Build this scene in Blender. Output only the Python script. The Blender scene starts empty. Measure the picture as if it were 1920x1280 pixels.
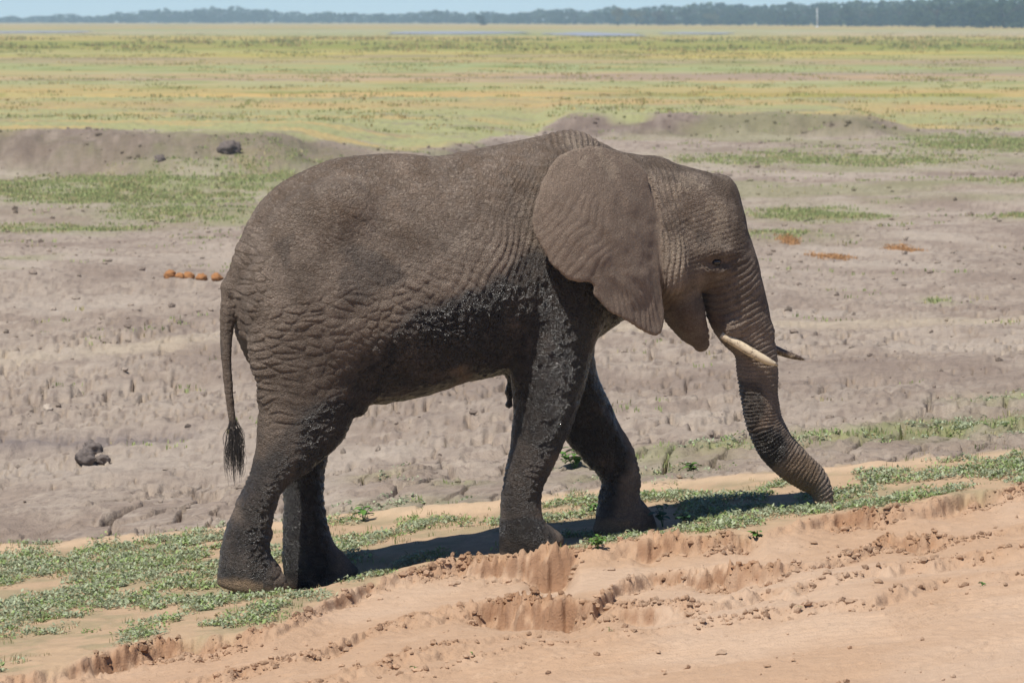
import bpy, math, random
import numpy as np
from mathutils import Vector

random.seed(7)
rng = np.random.default_rng(11)
scene = bpy.context.scene
COL = scene.collection
R = math.radians

# ------------------------------------------------------------------ camera
KD = 32.0 / 16.5
FPX, CU, CV, HORIZON = 4800.0 * KD, 960.0, 640.0, 37.0      # focal length and centre in photograph pixels
CAMZ = 3.4
PITCH = math.atan((CV - HORIZON) / FPX)
cam_data = bpy.data.cameras.new('camera')
cam = bpy.data.objects.new('camera', cam_data)
COL.objects.link(cam)
cam.location = (0, 0, CAMZ)
cam.rotation_euler = (math.pi / 2 - PITCH, 0, 0)
cam_data.sensor_width = 36.0
cam_data.lens = FPX / 1920.0 * 36.0
cam_data.clip_start = 0.1
cam_data.clip_end = 20000
cam_data.dof.use_dof = True
cam_data.dof.focus_distance = 31.8
cam_data.dof.aperture_fstop = 8.5
scene.camera = cam

# ------------------------------------------------------------------ sky, sun, exposure
SUN_TO = Vector((-0.29, -0.37, 0.88)).normalized()       # direction towards the sun
elev = math.asin(SUN_TO.z)
azim = math.atan2(SUN_TO.x, SUN_TO.y)
world = bpy.data.worlds.new('World'); scene.world = world
world.use_nodes = True
wn = world.node_tree.nodes; wl = world.node_tree.links
wn.clear()
sky = wn.new('ShaderNodeTexSky'); sky.sky_type = 'NISHITA'; sky.sun_disc = False
sky.sun_elevation = elev; sky.sun_rotation = azim
sky.altitude = 900; sky.air_density = 0.6; sky.dust_density = 0.0; sky.ozone_density = 6.0
bg = wn.new('ShaderNodeBackground'); bg.inputs['Strength'].default_value = 0.11
wo = wn.new('ShaderNodeOutputWorld')
wl.new(sky.outputs[0], bg.inputs[0]); wl.new(bg.outputs[0], wo.inputs[0])
sun_data = bpy.data.lights.new('sun', 'SUN'); sun_data.energy = 5.0; sun_data.angle = R(0.53)
sun_data.color = (1.0, 0.955, 0.885)
sun = bpy.data.objects.new('sun', sun_data); COL.objects.link(sun)
sun.rotation_euler = SUN_TO.to_track_quat('Z', 'Y').to_euler()
sun.location = (-6, -6, 20)
vs = scene.view_settings
vs.view_transform = 'Standard'; vs.look = 'None'; vs.exposure = 0.14; vs.gamma = 1.0
vs.use_curve_mapping = False
scene.render.engine = 'CYCLES'
scene.cycles.max_bounces = 6; scene.cycles.diffuse_bounces = 3; scene.cycles.volume_bounces = 1
scene.cycles.transparent_max_bounces = 8

# ------------------------------------------------------------------ helpers
def tag(o, label=None, cat=None, group=None, kind=None):
    if label: o['label'] = label
    if cat: o['category'] = cat
    if group: o['group'] = group
    if kind: o['kind'] = kind
    return o

def empty(name, loc=(0, 0, 0), rz=0.0):
    o = bpy.data.objects.new(name, None); COL.objects.link(o)
    o.location = loc; o.rotation_euler = (0, 0, rz); o.empty_display_size = 0.1
    return o

def make_mesh(name, V, F, smooth=True):
    """V (n,3); F (m,3) or (m,4) integer array or list of such arrays."""
    Fs = F if isinstance(F, list) else [F]
    Fs = [np.asarray(f, dtype=np.int32) for f in Fs if len(f)]
    me = bpy.data.meshes.new(name)
    V = np.asarray(V, dtype=np.float32)
    me.vertices.add(len(V)); me.vertices.foreach_set('co', V.ravel())
    nl = sum(f.size for f in Fs); nf = sum(len(f) for f in Fs)
    me.loops.add(nl); me.polygons.add(nf)
    me.loops.foreach_set('vertex_index', np.concatenate([f.ravel() for f in Fs]))
    starts = []; tot = []; p = 0
    for f in Fs:
        k = f.shape[1]
        starts.append(p + np.arange(len(f)) * k); tot.append(np.full(len(f), k)); p += f.size
    me.polygons.foreach_set('loop_start', np.concatenate(starts).astype(np.int32))
    me.polygons.foreach_set('loop_total', np.concatenate(tot).astype(np.int32))
    me.polygons.foreach_set('use_smooth', np.full(nf, smooth))
    me.update(calc_edges=True); me.validate()
    return me

def add_color(me, name, rgb):
    a = me.color_attributes.new(name, 'FLOAT_COLOR', 'POINT')
    c = np.ones((len(me.vertices), 4), dtype=np.float32); c[:, :3] = rgb
    a.data.foreach_set('color', c.ravel())

def add_float(me, name, v):
    a = me.attributes.new(name, 'FLOAT', 'POINT')
    a.data.foreach_set('value', np.asarray(v, dtype=np.float32))

def obj(name, me, mat=None, parent=None, loc=None):
    o = bpy.data.objects.new(name, me); COL.objects.link(o)
    if mat and not me.materials: me.materials.append(mat)
    if parent: o.parent = parent
    if loc is not None: o.location = loc
    return o

def sstep(a, b, x):
    t = np.clip((x - a) / (b - a), 0, 1); return t * t * (3 - 2 * t)

def _hash(ix, iy, iz, seed):
    h = (ix.astype(np.uint32) * np.uint32(374761393) + iy.astype(np.uint32) * np.uint32(668265263)
         + iz.astype(np.uint32) * np.uint32(2147483647) + np.uint32(seed * 1013904223 & 0xffffffff))
    h = (h ^ (h >> np.uint32(13))) * np.uint32(1274126177)
    h = (h ^ (h >> np.uint32(16))) * np.uint32(2246822519)
    return (h ^ (h >> np.uint32(15))).astype(np.float32) / np.float32(4294967295.0)

def noise2(x, y, seed=0):
    """smooth value noise in -1..1"""
    x = np.asarray(x, dtype=np.float64); y = np.asarray(y, dtype=np.float64)
    ix = np.floor(x).astype(np.int64); iy = np.floor(y).astype(np.int64)
    fx = (x - ix).astype(np.float32); fy = (y - iy).astype(np.float32)
    fx = fx * fx * fx * (fx * (fx * 6 - 15) + 10); fy = fy * fy * fy * (fy * (fy * 6 - 15) + 10)
    z = np.zeros_like(ix)
    a = _hash(ix, iy, z, seed); b = _hash(ix + 1, iy, z, seed)
    c = _hash(ix, iy + 1, z, seed); d = _hash(ix + 1, iy + 1, z, seed)
    return ((a + (b - a) * fx) * (1 - fy) + (c + (d - c) * fx) * fy) * 2 - 1

def noise3(x, y, z, seed=0):
    ix = np.floor(x).astype(np.int64); iy = np.floor(y).astype(np.int64); iz = np.floor(z).astype(np.int64)
    fx = (x - ix).astype(np.float32); fy = (y - iy).astype(np.float32); fz = (z - iz).astype(np.float32)
    fx = fx * fx * (3 - 2 * fx); fy = fy * fy * (3 - 2 * fy); fz = fz * fz * (3 - 2 * fz)
    def lay(k):
        a = _hash(ix, iy, k, seed); b = _hash(ix + 1, iy, k, seed)
        c = _hash(ix, iy + 1, k, seed); d = _hash(ix + 1, iy + 1, k, seed)
        return (a + (b - a) * fx) * (1 - fy) + (c + (d - c) * fx) * fy
    a = lay(iz); b = lay(iz + 1)
    return (a + (b - a) * fz) * 2 - 1

def fbm2(x, y, oct=4, seed=0, gain=0.5):
    s = 0; a = 1.0; n = 0
    for o in range(oct):
        s = s + a * noise2(x * 2 ** o + 17.3 * o, y * 2 ** o - 9.1 * o, seed + o); n += a; a *= gain
    return s / n

def fbm3(x, y, z, oct=3, seed=0, gain=0.5):
    s = 0; a = 1.0; n = 0
    for o in range(oct):
        k = 2 ** o
        s = s + a * noise3(x * k + 7.7 * o, y * k - 3.1 * o, z * k + 5.3 * o, seed + o); n += a; a *= gain
    return s / n

def voro2(x, y, seed=0):
    """F1, F2-F1 of a jittered-grid Voronoi"""
    ix = np.floor(x).astype(np.int64); iy = np.floor(y).astype(np.int64)
    f1 = np.full(np.shape(x), 9.0, dtype=np.float32); f2 = f1.copy()
    z = np.zeros_like(ix)
    for dx in (-1, 0, 1):
        for dy in (-1, 0, 1):
            jx = ix + dx; jy = iy + dy
            px = jx + _hash(jx, jy, z, seed); py = jy + _hash(jx, jy, z, seed + 51)
            d = np.hypot(px - x, py - y).astype(np.float32)
            m = d < f1
            f2 = np.where(m, f1, np.minimum(f2, d)); f1 = np.where(m, d, f1)
    return f1, f2 - f1

cp, sp = math.cos(PITCH), math.sin(PITCH)
def ray(u, v):
    """world ray direction through a photograph pixel"""
    a = (np.asarray(u, float) - CU) / FPX; b = (CV - np.asarray(v, float)) / FPX
    return np.stack([a, cp + b * sp, -sp + b * cp], -1)

# ------------------------------------------------------------------ the lie of the land
def poly_at_plane(uv, z0=0.0, tilt=0.115):
    """photo pixels -> (x,y) on the tilted verge plane"""
    uv = np.asarray(uv, float); d = ray(uv[:, 0], uv[:, 1])
    # z = tilt*x + z0 ; CAMZ + k dz = tilt*k dx + z0
    k = (CAMZ - z0) / (tilt * d[:, 0] - d[:, 2])
    return np.stack([k * d[:, 0], k * d[:, 1]], -1)

TILT = 0.115
_ve = poly_at_plane([(0, 1040), (1920, 842)])
_vs = (_ve[1, 1] - _ve[0, 1]) / (_ve[1, 0] - _ve[0, 0])
def verge_edge(x):          # where the verge ends and the mud pan begins
    return _ve[0, 1] + (x - _ve[0, 0]) * _vs + 0.35 * noise2(x * 0.9, x * 0 + 3.3, 5) + 0.12 * noise2(x * 2.7, x * 0 + 1.3, 6)

def bank_edge(x):           # far bank of the pan
    return (66.0 * KD + 2.2 * noise2(x * 0.12, x * 0 + 8.1, 21) + 1.0 * noise2(x * 0.45, x * 0 + 2.2, 22)
            + 38.0 * sstep(-3.0, 2.0, x))

def bank_height(x):
    left = 0.58 * (1 - sstep(-6.5, -3.0, x)) + 0.25 * (1 - sstep(-2.0, 1.2, x))
    right = 0.55 * sstep(0.6, 2.2, x) * (1 - sstep(11.5, 14.2, x))
    return 0.10 + left + right

def macro(x, y):
    tx = 7.0 * np.tanh(x / 7.0)
    z = TILT * tx * (1 - sstep(17.5 * KD, 36.0 * KD, y))
    e = verge_edge(np.clip(x, -12, 12))
    z = z - 0.42 * sstep(0.0, 76.0, y - e)
    # shallow swells over the pan
    z = z + 0.16 * noise2(x * 0.16 + 4.2, y * 0.13, 31) * sstep(1.0, 8.0, y - e) * (1 - sstep(110, 126, y))
    b = bank_edge(x)
    h = bank_height(x)
    z = z + h * sstep(-6.5, 1.6, y - b + 1.6 * noise2(x * 0.55, y * 0.3, 37) + 0.8 * noise2(x * 1.6, y * 0.9, 38)) - (h - 0.4) * sstep(3.0, 56.0, y - b)
    return z

SCARPS = []   # (x[], y[], amplitude[])
def scarp(pts):
    p = poly_at_plane([(q[0], q[1]) for q in pts])
    SCARPS.append((p[:, 0], p[:, 1], np.array([q[2] for q in pts])))
scarp([(-200, 1318, .05), (100, 1262, .07), (300, 1205, .13), (450, 1190, .13), (520, 1178, .05), (650, 1112, .06), (760, 1075, .11),
       (850, 1056, .17), (1000, 1045, .20), (1060, 1040, .17), (1085, 1036, .04), (1180, 1015, .05), (1220, 1010, .14), (1330, 1008, .14), (1400, 1003, .12),
       (1430, 998, .03), (1540, 968, .06), (1600, 960, .13), (1650, 958, .12), (1700, 945, .05), (1800, 925, .09), (1920, 908, .07), (2150, 878, .07)])
scarp([(-200, 1370, .02), (180, 1290, .03), (420, 1240, .05), (600, 1200, .05), (720, 1152, .06), (860, 1118, .09), (930, 1110, .15), (1060, 1112, .16), (1110, 1118, .07),
       (1160, 1075, .05), (1230, 1052, .08), (1320, 1050, .13), (1390, 1045, .14), (1460, 1048, .10), (1520, 1040, .04), (1620, 1005, .07), (1660, 990, .14), (1740, 985, .12),
       (1800, 985, .05), (1920, 960, .04), (2150, 930, .03)])
scarp([(-200, 1420, .02), (500, 1275, .03), (750, 1212, .07), (830, 1190, .06), (900, 1180, .02), (1100, 1130, .03), (1190, 1112, .08), (1290, 1110, .09), (1340, 1105, .04),
       (1420, 1080, .07), (1480, 1078, .06), (1560, 1055, .03), (1700, 1030, .05), (1920, 1000, .04), (2150, 970, .02)])
scarp([(-200, 1480, .0), (700, 1255, .02), (1000, 1180, .03), (1250, 1145, .03), (1540, 1105, .045), (1640, 1098, .045), (1760, 1060, .03), (1920, 1040, .03), (2150, 1000, .02)])

def interp_ext(x, xp, fp):
    s0 = (fp[1] - fp[0]) / (xp[1] - xp[0]); s1 = (fp[-1] - fp[-2]) / (xp[-1] - xp[-2])
    r = np.interp(x, xp, fp)
    r = np.where(x < xp[0], fp[0] + s0 * (x - xp[0]), r)
    return np.where(x > xp[-1], fp[-1] + s1 * (x - xp[-1]), r)

FEET = []      # (x, y, dz, sigma) filled in once the elephant's feet are known
def near_shape(x, y):
    """ruts of the sand track and foot-level adjustments, added to macro()"""
    z = np.zeros_like(x)
    wob = 0.11 * noise2(x * 2.3, y * 1.0, 41) + 0.07 * noise2(x * 8.0, y * 3.0, 42) + 0.034 * noise2(x * 19.0, y * 7.0, 43) + 0.016 * noise2(x * 41.0, y * 14.0, 44)
    for i, (xp, yp, ap) in enumerate(SCARPS):
        dn = (y - interp_ext(x, xp, yp)) * 0.81 + wob * (1.0 if i < 3 else 0.5)
        A = 0.85 * np.interp(x, xp, ap) * np.clip(1 + 0.45 * noise2(x * 4.0, y * 0.0 + i * 3.1, 45) + 0.55 * noise2(x * 1.7, y * 0.0 + i * 5.7, 46), 0.1, 1.5)
        q = -dn
        z = z - A * sstep(0.0, 0.15, q) * np.exp(-np.clip(q - 0.15, 0, None) / 0.55)
        z = z + 0.18 * A * np.exp(-((q + 0.10) / 0.16) ** 2)         # thrown-up lip
    d0 = y - interp_ext(x, SCARPS[0][0], SCARPS[0][1])
    z = z - 0.06 * sstep(0.0, 1.2, -d0)
    for (fx, fy, dz, sg) in FEET:
        z = z + dz * np.exp(-((x - fx) ** 2 + (y - fy) ** 2) / (2 * sg * sg))
    return z

def track_mask(x, y):
    d0 = y - interp_ext(x, SCARPS[0][0], SCARPS[0][1]) + 0.10 * noise2(x * 2.3, y * 1.7, 47) + 0.05 * noise2(x * 8, y * 5, 48)
    return 1 - sstep(-0.03, 0.14, d0)

def smooth_ground(x, y):
    x = np.asarray(x, float); y = np.asarray(y, float)
    return macro(x, y) + near_shape(x, y)

def on_ground(u, v):
    """the point of the ground seen at a photograph pixel"""
    d = ray(u, v); k = np.linspace(18, 250, 12000)
    P = d[None, :] * k[:, None]; P[:, 2] += CAMZ
    g = smooth_ground(P[:, 0], P[:, 1])
    i = int(np.argmax(P[:, 2] < g))
    return float(P[i, 0]), float(P[i, 1]), float(g[i])

# ------------------------------------------------------------------ elephant: where it stands
TH = R(17.0)
EO = np.array([0.0, 32.0, 0.0])
ES = np.array([math.cos(TH), math.sin(TH), 0.0]); ET = np.array([-math.sin(TH), math.cos(TH), 0.0])
def side(uv, t=0.0):
    """photograph pixels -> (s, z) in the elephant's upright plane at lateral offset t"""
    uv = np.atleast_2d(np.asarray(uv, float)); d = ray(uv[:, 0], uv[:, 1])
    C = np.array([0, 0, CAMZ])
    k = (t - (C - EO) @ ET) / (d @ ET)
    P = C + d * k[:, None]
    return np.stack([(P - EO) @ ES, P[:, 2]], -1)
def to_world(s, t, z):
    return EO[0] + s * ES[0] + t * ET[0], EO[1] + s * ES[1] + t * ET[1], z

LEG_T = dict(hn=-0.26, hf=0.22, fn=-0.25, ff=0.20)
SOLE = dict(hn=(480, 1119), hf=(598, 1100), fn=(985, 1038), ff=(1165, 1003))
_ft = []
for k in ('hn', 'hf', 'fn', 'ff'):
    s, z = side([SOLE[k]], LEG_T[k])[0]
    wx, wy, wz = to_world(s, LEG_T[k], z); _ft.append((wx, wy, wz, 0.30))
s, z = side([(1540, 954)], 0.0)[0]; wx, wy, wz = to_world(s, 0.0, z); _ft.append((wx, wy, wz, 0.30))
_fx = np.array([f[0] for f in _ft]); _fy = np.array([f[1] for f in _ft]); _fz = np.array([f[2] for f in _ft])
_d = _fz + 0.012 - smooth_ground(_fx, _fy)
_K = np.exp(-((_fx[:, None] - _fx) ** 2 + (_fy[:, None] - _fy) ** 2) / (2 * 0.36 ** 2))
_c = np.linalg.solve(_K, _d)
FEET = [(a, b, float(c), 0.36) for a, b, c in zip(_fx, _fy, _c)]
print('foot adjust', [round(float(x), 3) for x in _d], 'feet', [(round(float(a), 2), round(float(b), 2), round(float(c), 2)) for a, b, c in zip(_fx, _fy, _fz)])

# ------------------------------------------------------------------ materials
def new_mat(name):
    m = bpy.data.materials.new(name); m.use_nodes = True
    nt = m.node_tree; nt.nodes.clear()
    out = nt.nodes.new('ShaderNodeOutputMaterial'); b = nt.nodes.new('ShaderNodeBsdfPrincipled')
    nt.links.new(b.outputs[0], out.inputs['Surface'])
    return m, nt, b
def node(nt, t, **kw):
    n = nt.nodes.new(t)
    for k, v in kw.items(): setattr(n, k, v)
    return n
def math_n(nt, op, a, b=None, c=None):
    n = nt.nodes.new('ShaderNodeMath'); n.operation = op
    for i, v in enumerate((a, b, c)):
        if v is None: continue
        if isinstance(v, (int, float)): n.inputs[i].default_value = v
        else: nt.links.new(v, n.inputs[i])
    return n.outputs[0]
def noise_n(nt, vec, scale, detail=4, rough=0.55):
    n = node(nt, 'ShaderNodeTexNoise'); n.inputs['Scale'].default_value = scale
    n.inputs['Detail'].default_value = detail; n.inputs['Roughness'].default_value = rough
    if vec is not None: nt.links.new(vec, n.inputs['Vector'])
    return n.outputs['Fac']
def mul_color(nt, col, fac):
    """colour times a grey value"""
    m = node(nt, 'ShaderNodeMix', data_type='RGBA', blend_type='MULTIPLY'); m.inputs[0].default_value = 1.0
    nt.links.new(col, m.inputs[6]); c = node(nt, 'ShaderNodeCombineColor')
    for i in range(3): nt.links.new(fac, c.inputs[i])
    nt.links.new(c.outputs[0], m.inputs[7]); return m.outputs[2]

def ground_material(name, bump, fine=60.0, grain=0.35, rough=0.95):
    m, nt, b = new_mat(name)
    at = node(nt, 'ShaderNodeAttribute', attribute_name='ground_color')
    tc = node(nt, 'ShaderNodeTexCoord'); P = tc.outputs['Object']
    n1 = noise_n(nt, P, fine, 5, 0.65); n2 = noise_n(nt, P, fine * 0.13, 4, 0.6)
    v = math_n(nt, 'ADD', math_n(nt, 'MULTIPLY', n1, grain), math_n(nt, 'MULTIPLY', n2, grain))
    v = math_n(nt, 'ADD', v, 1.0 - grain)
    nt.links.new(mul_color(nt, at.outputs['Color'], v), b.inputs['Base Color'])
    b.inputs['Roughness'].default_value = rough
    b.inputs['Specular IOR Level'].default_value = 0.15
    h = math_n(nt, 'ADD', math_n(nt, 'MULTIPLY', n1, 0.4), math_n(nt, 'MULTIPLY', n2, 1.0))
    bp = node(nt, 'ShaderNodeBump'); bp.inputs['Distance'].default_value = bump; bp.inputs['Strength'].default_value = 1.0
    nt.links.new(h, bp.inputs['Height']); nt.links.new(bp.outputs[0], b.inputs['Normal'])
    return m
MAT_SAND = ground_material('sand', 0.022, 80.0, 0.26)
MAT_VERGE = ground_material('verge_soil', 0.015, 80.0, 0.30)
MAT_MUD = ground_material('dried_mud', 0.05, 46.0, 0.46)
MAT_PLAIN = ground_material('grass_plain', 0.05, 6.0, 0.45)

def plain_mat(name, color, rough=0.8, var=0.3, scale=20.0, bump=0.0, spec=0.3, trans=0.0):
    m, nt, b = new_mat(name)
    tc = node(nt, 'ShaderNodeTexCoord'); n = noise_n(nt, tc.outputs['Object'], scale, 4, 0.6)
    rgb = node(nt, 'ShaderNodeRGB'); rgb.outputs[0].default_value = (*color, 1)
    v = math_n(nt, 'ADD', math_n(nt, 'MULTIPLY', n, 2 * var), 1 - var)
    nt.links.new(mul_color(nt, rgb.outputs[0], v), b.inputs['Base Color'])
    b.inputs['Roughness'].default_value = rough; b.inputs['Specular IOR Level'].default_value = spec
    if bump:
        bp = node(nt, 'ShaderNodeBump'); bp.inputs['Distance'].default_value = bump
        nt.links.new(n, bp.inputs['Height']); nt.links.new(bp.outputs[0], b.inputs['Normal'])
    return m
def leaf_mat(name, attr='leaf_color'):
    m, nt, b = new_mat(name)
    at = node(nt, 'ShaderNodeAttribute', attribute_name=attr)
    nt.links.new(at.outputs['Color'], b.inputs['Base Color'])
    b.inputs['Roughness'].default_value = 0.6; b.inputs['Specular IOR Level'].default_value = 0.25
    tr = node(nt, 'ShaderNodeBsdfTranslucent'); nt.links.new(at.outputs['Color'], tr.inputs['Color'])
    mx = node(nt, 'ShaderNodeMixShader'); mx.inputs[0].default_value = 0.25
    out = [n for n in nt.nodes if n.type == 'OUTPUT_MATERIAL'][0]
    nt.links.new(b.outputs[0], mx.inputs[1]); nt.links.new(tr.outputs[0], mx.inputs[2]); nt.links.new(mx.outputs[0], out.inputs['Surface'])
    return m
MAT_LEAF = leaf_mat('leaves')

#@@GROUND
# ------------------------------------------------------------------ near ground as a height field
ys = np.concatenate([np.arange(20.0, 25.0, 0.09), np.arange(25.0, 32.6, 0.028), np.arange(32.6, 39.0, 0.055)])
k = 39.0; far = []
while k < 238.0:
    far.append(k); k *= 1.0048
ys = np.concatenate([ys, far])
aa = np.concatenate([np.linspace(-0.165, -0.106, 40, endpoint=False), np.linspace(-0.106, 0.106, 680), np.linspace(0.106, 0.165, 41)[1:]])
GX = aa[None, :] * (ys[:, None] + 4.0); GY = np.repeat(ys[:, None], len(aa), 1)
X = GX.ravel(); Y = GY.ravel()
BASE = smooth_ground(X, Y)
E = verge_edge(np.clip(X, -12, 12)); dE = Y - E
Tm = track_mask(X, Y)
mudm = sstep(-0.12, 0.22, dE + 0.18 * noise2(X * 3.3, Y * 3.3, 61) + 0.07 * noise2(X * 11, Y * 11, 62))
bank = bank_edge(X); dB = Y - bank
plainm = sstep(0.5, 4.0, dB + 2.6 * noise2(X * 0.5, Y * 0.3, 63) + 2.2 * noise2(X * 1.7, Y * 0.8, 163) - 5.0 * np.exp(-((X + 2.5) / 2.5) ** 2))

# --- fine relief
# sand: clods near scarps, wheel lines on the flat track
relief = np.zeros_like(X)
scz = np.zeros_like(X)
for i, (xp, yp, ap) in enumerate(SCARPS):
    dn = Y - interp_ext(X, xp, yp); A = np.interp(X, xp, ap)
    scz = np.maximum(scz, np.clip(A / 0.12, 0, 1.2) * np.exp(-(np.clip(dn, 0, None) / 0.10) ** 2) * np.exp(-np.clip(-dn, 0, None) / 0.22))
f1, fe = voro2(X * 16 + 0.5 * noise2(X * 6, Y * 6, 64), Y * 9, 65)
clod = np.clip(0.55 - f1, 0, 1)
rag = fbm2(X * 15, Y * 11, 4, 66, 0.66)
sandrel = scz * (0.05 * clod + 0.095 * rag + 0.03 * fbm2(X * 45, Y * 30, 2, 168)) + 0.010 * fbm2(X * 3.2, Y * 3.2, 4, 67) + 0.006 * fbm2(X * 22, Y * 22, 3, 68, 0.65)
d4 = Y - interp_ext(X, SCARPS[3][0], SCARPS[3][1])
flat = sstep(0.1, 0.5, -d4)
wob = 0.06 * noise2(X * 0.7, Y * 0.7, 69)
tread = 0.009 * np.sin((d4 + wob) * 2 * np.pi / 0.16) * sstep(-0.2, 0.5, noise2(X * 0.5, (d4) * 3.0, 70)) + 0.004 * np.sin((X * 0.97 + d4 * 0.3) * 2 * np.pi / 0.075) * sstep(0.1, 0.5, noise2(X * 0.25, d4 * 4.0, 71))
tread = tread - 0.02 * sstep(0.05, 0.5, noise2(X * 0.3 + 9, d4 * 2.2, 72))
pit = np.clip(voro2(X * 3.0, Y * 3.0, 73)[0], 0, 1)
sandrel = sandrel + flat * tread - 0.012 * (1 - sstep(0.03, 0.16, pit)) * (1 - 0.5 * flat)
# verge: small hummocks
vergerel = 0.02 * fbm2(X * 2.1, Y * 2.1, 4, 74) + 0.010 * fbm2(X * 9, Y * 9, 3, 75)
# mud: clods, hoof holes, cracks
wx = X + 0.12 * noise2(X * 2.2, Y * 2.2, 76); wy = Y + 0.12 * noise2(X * 2.2, Y * 2.2, 77)
dist_fade = 1.0
big = fbm2(X * 0.9, Y * 0.8, 3, 78)
rough_zone = sstep(-0.35, 0.35, noise2(X * 0.35 + 3, Y * 0.28, 79) + 0.25 * noise2(X * 1.1, Y * 1.1, 80))
f1b, feb = voro2((wx - 0.10 * wy) * 2.4, wy * 0.8, 81)
crk_on = sstep(0.10, 0.45, noise2(X * 1.1, Y * 0.55, 82) + 0.10 + 0.35 * (1 - sstep(2, 9, dE)))
crack = (1 - 0.85 * sstep(46, 72, Y)) * (1 - sstep(0.045, 0.115, feb)) * crk_on
f1c, fec = voro2((wx - 0.16 * wy) * 4.6, wy * 2.0, 83)
crack2 = (1 - sstep(46, 70, Y)) * (1 - sstep(0.03, 0.12, fec)) * sstep(0.0, 0.4, noise2(X * 1.9 + 5, Y * 1.6, 84))
f1d, _ = voro2(X * 1.9 + 20, Y * 1.25, 85)
hsel = sstep(0.40, 0.6, noise2(np.floor(X * 1.9 + 20) * 3.7, np.floor(Y * 1.25) * 5.1, 86))
hole = (1 - sstep(0.05, 0.17, f1d)) * hsel
ridg = 1 - np.abs(fbm2(X * 2.6, Y * 2.2, 4, 87, 0.6)) * 2
mudrel = (0.075 * big + 0.024 * rough_zone * (ridg - 0.5) + 0.022 * fbm2(X * 7, Y * 5, 3, 88, 0.6) * (0.3 + rough_zone)
          - 0.10 * crack - 0.04 * crack2 - 0.10 * hole * (1 - 0.6 * sstep(45, 75, Y)) + 0.02 * np.clip(0.5 - f1b, 0, 1) + 0.014 * (1 - 0.6 * sstep(45, 75, Y)) * fbm2(X * 15, Y * 11, 3, 188, 0.65) * (0.35 + 0.65 * rough_zone) + 0.03 * np.clip(fbm2(X * 5.5, Y * 4.5, 3, 189, 0.6) - 0.12, 0, 1) * 2)
# bank face and plain: tussocky
bankzone = np.exp(-((dB + 2.0) / 4.2) ** 2) * np.clip((bank_height(X) - 0.1) / 0.6, 0, 1)
mudrel = mudrel + bankzone * (0.26 * fbm2(X * 1.1, Y * 1.9, 4, 89, 0.62))
plainrel = 0.05 * fbm2(X * 1.2, Y * 0.8, 3, 90) + 0.05 * fbm2(X * 6, Y * 3, 2, 91)
mudrel = mudrel * (1 - 0.45 * sstep(50, 90, Y))
relief = Tm * sandrel + (1 - Tm) * ((1 - mudm) * vergerel + mudm * ((1 - plainm) * mudrel + plainm * plainrel))
footm = np.zeros_like(X)
for (fx, fy, _dz, _s) in FEET:
    footm = np.maximum(footm, np.exp(-((X - fx) ** 2 + (Y - fy) ** 2) / (2 * 0.17 ** 2)))
relief = relief * (1 - footm)
lip = 0.05 * np.exp(-((dE + 0.10) / 0.16) ** 2) * (0.6 + 0.5 * noise2(X * 1.6, Y, 92))
Z = BASE + relief + lip * (1 - Tm)
Z = Z - 0.6 * sstep(218, 235, Y) - 0.26 * np.clip((np.abs(X) / (Y + 4) - 0.140) / 0.025, 0, 1)

# --- ground colour (albedo)
def C(r, g, b): return np.array([r, g, b])
def mixc(a, b, f): return a * (1 - f[:, None]) + b * f[:, None]
nA = fbm2(X * 0.8, Y * 0.6, 4, 101); nB = fbm2(X * 4.5, Y * 4.0, 4, 102); nC = fbm2(X * 18, Y * 14, 3, 103)
sand = np.ones((len(X), 3)) * C(0.46, 0.305, 0.195)
sand = mixc(sand, C(0.50, 0.355, 0.245), sstep(-0.1, 0.5, nA))
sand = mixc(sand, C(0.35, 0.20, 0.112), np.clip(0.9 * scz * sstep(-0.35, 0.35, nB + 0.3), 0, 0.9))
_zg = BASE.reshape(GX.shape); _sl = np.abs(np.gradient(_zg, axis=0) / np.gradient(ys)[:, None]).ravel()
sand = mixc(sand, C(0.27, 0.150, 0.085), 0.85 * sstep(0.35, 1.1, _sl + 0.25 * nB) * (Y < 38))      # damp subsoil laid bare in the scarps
sand = mixc(sand, C(0.52, 0.36, 0.24), 0.5 * sstep(0.1, 0.6, nB))
verge = np.ones((len(X), 3)) * C(0.42, 0.295, 0.185)
verge = mixc(verge, C(0.32, 0.25, 0.15), sstep(-0.2, 0.4, nB))
verge = mixc(verge, C(0.50, 0.36, 0.235), 0.8 * np.exp(-((dE + 0.18) / 0.22) ** 2))
mud = np.ones((len(X), 3)) * C(0.355, 0.288, 0.228)
mud = mixc(mud, C(0.30, 0.236, 0.185), sstep(-0.2, 0.5, nA))
mud = mixc(mud, C(0.42, 0.347, 0.275), 0.6 * sstep(0.0, 0.5, nB))
mud = mixc(mud, C(0.22, 0.172, 0.138), 0.75 * sstep(0.05, 0.5, -nC))
_pt = fbm2(X * 0.55 + 7, Y * 0.22, 4, 177, 0.6)
mud = mixc(mud, C(0.235, 0.180, 0.142), 0.6 * sstep(0.12, 0.45, _pt))
mud = mixc(mud, C(0.43, 0.36, 0.29), 0.6 * sstep(0.12, 0.45, -_pt))
mud = mixc(mud, C(0.46, 0.38, 0.28), 0.8 * np.exp(-((Y - 28.3 * KD - 0.18 * X + 0.9 * noise2(X * 0.4, Y * 0.2, 104)) / 1.1) ** 2) * sstep(-0.5, 0.3, nA + 0.2 + 0.3 * sstep(0, 3, X)))
mud = mixc(mud, C(0.20, 0.165, 0.15), 0.8 * np.exp(-((Y - 22.6 * KD + 0.5 * noise2(X * 0.8, Y * 0.3, 105)) / 0.5) ** 2) * (1 - sstep(-3.2, -2.4, X)))
mud = mixc(mud, C(0.165, 0.125, 0.10), np.clip(bankzone * (0.85 + 0.6 * nB) * sstep(-7.0, -2.5, dB), 0, 0.9))
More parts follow.
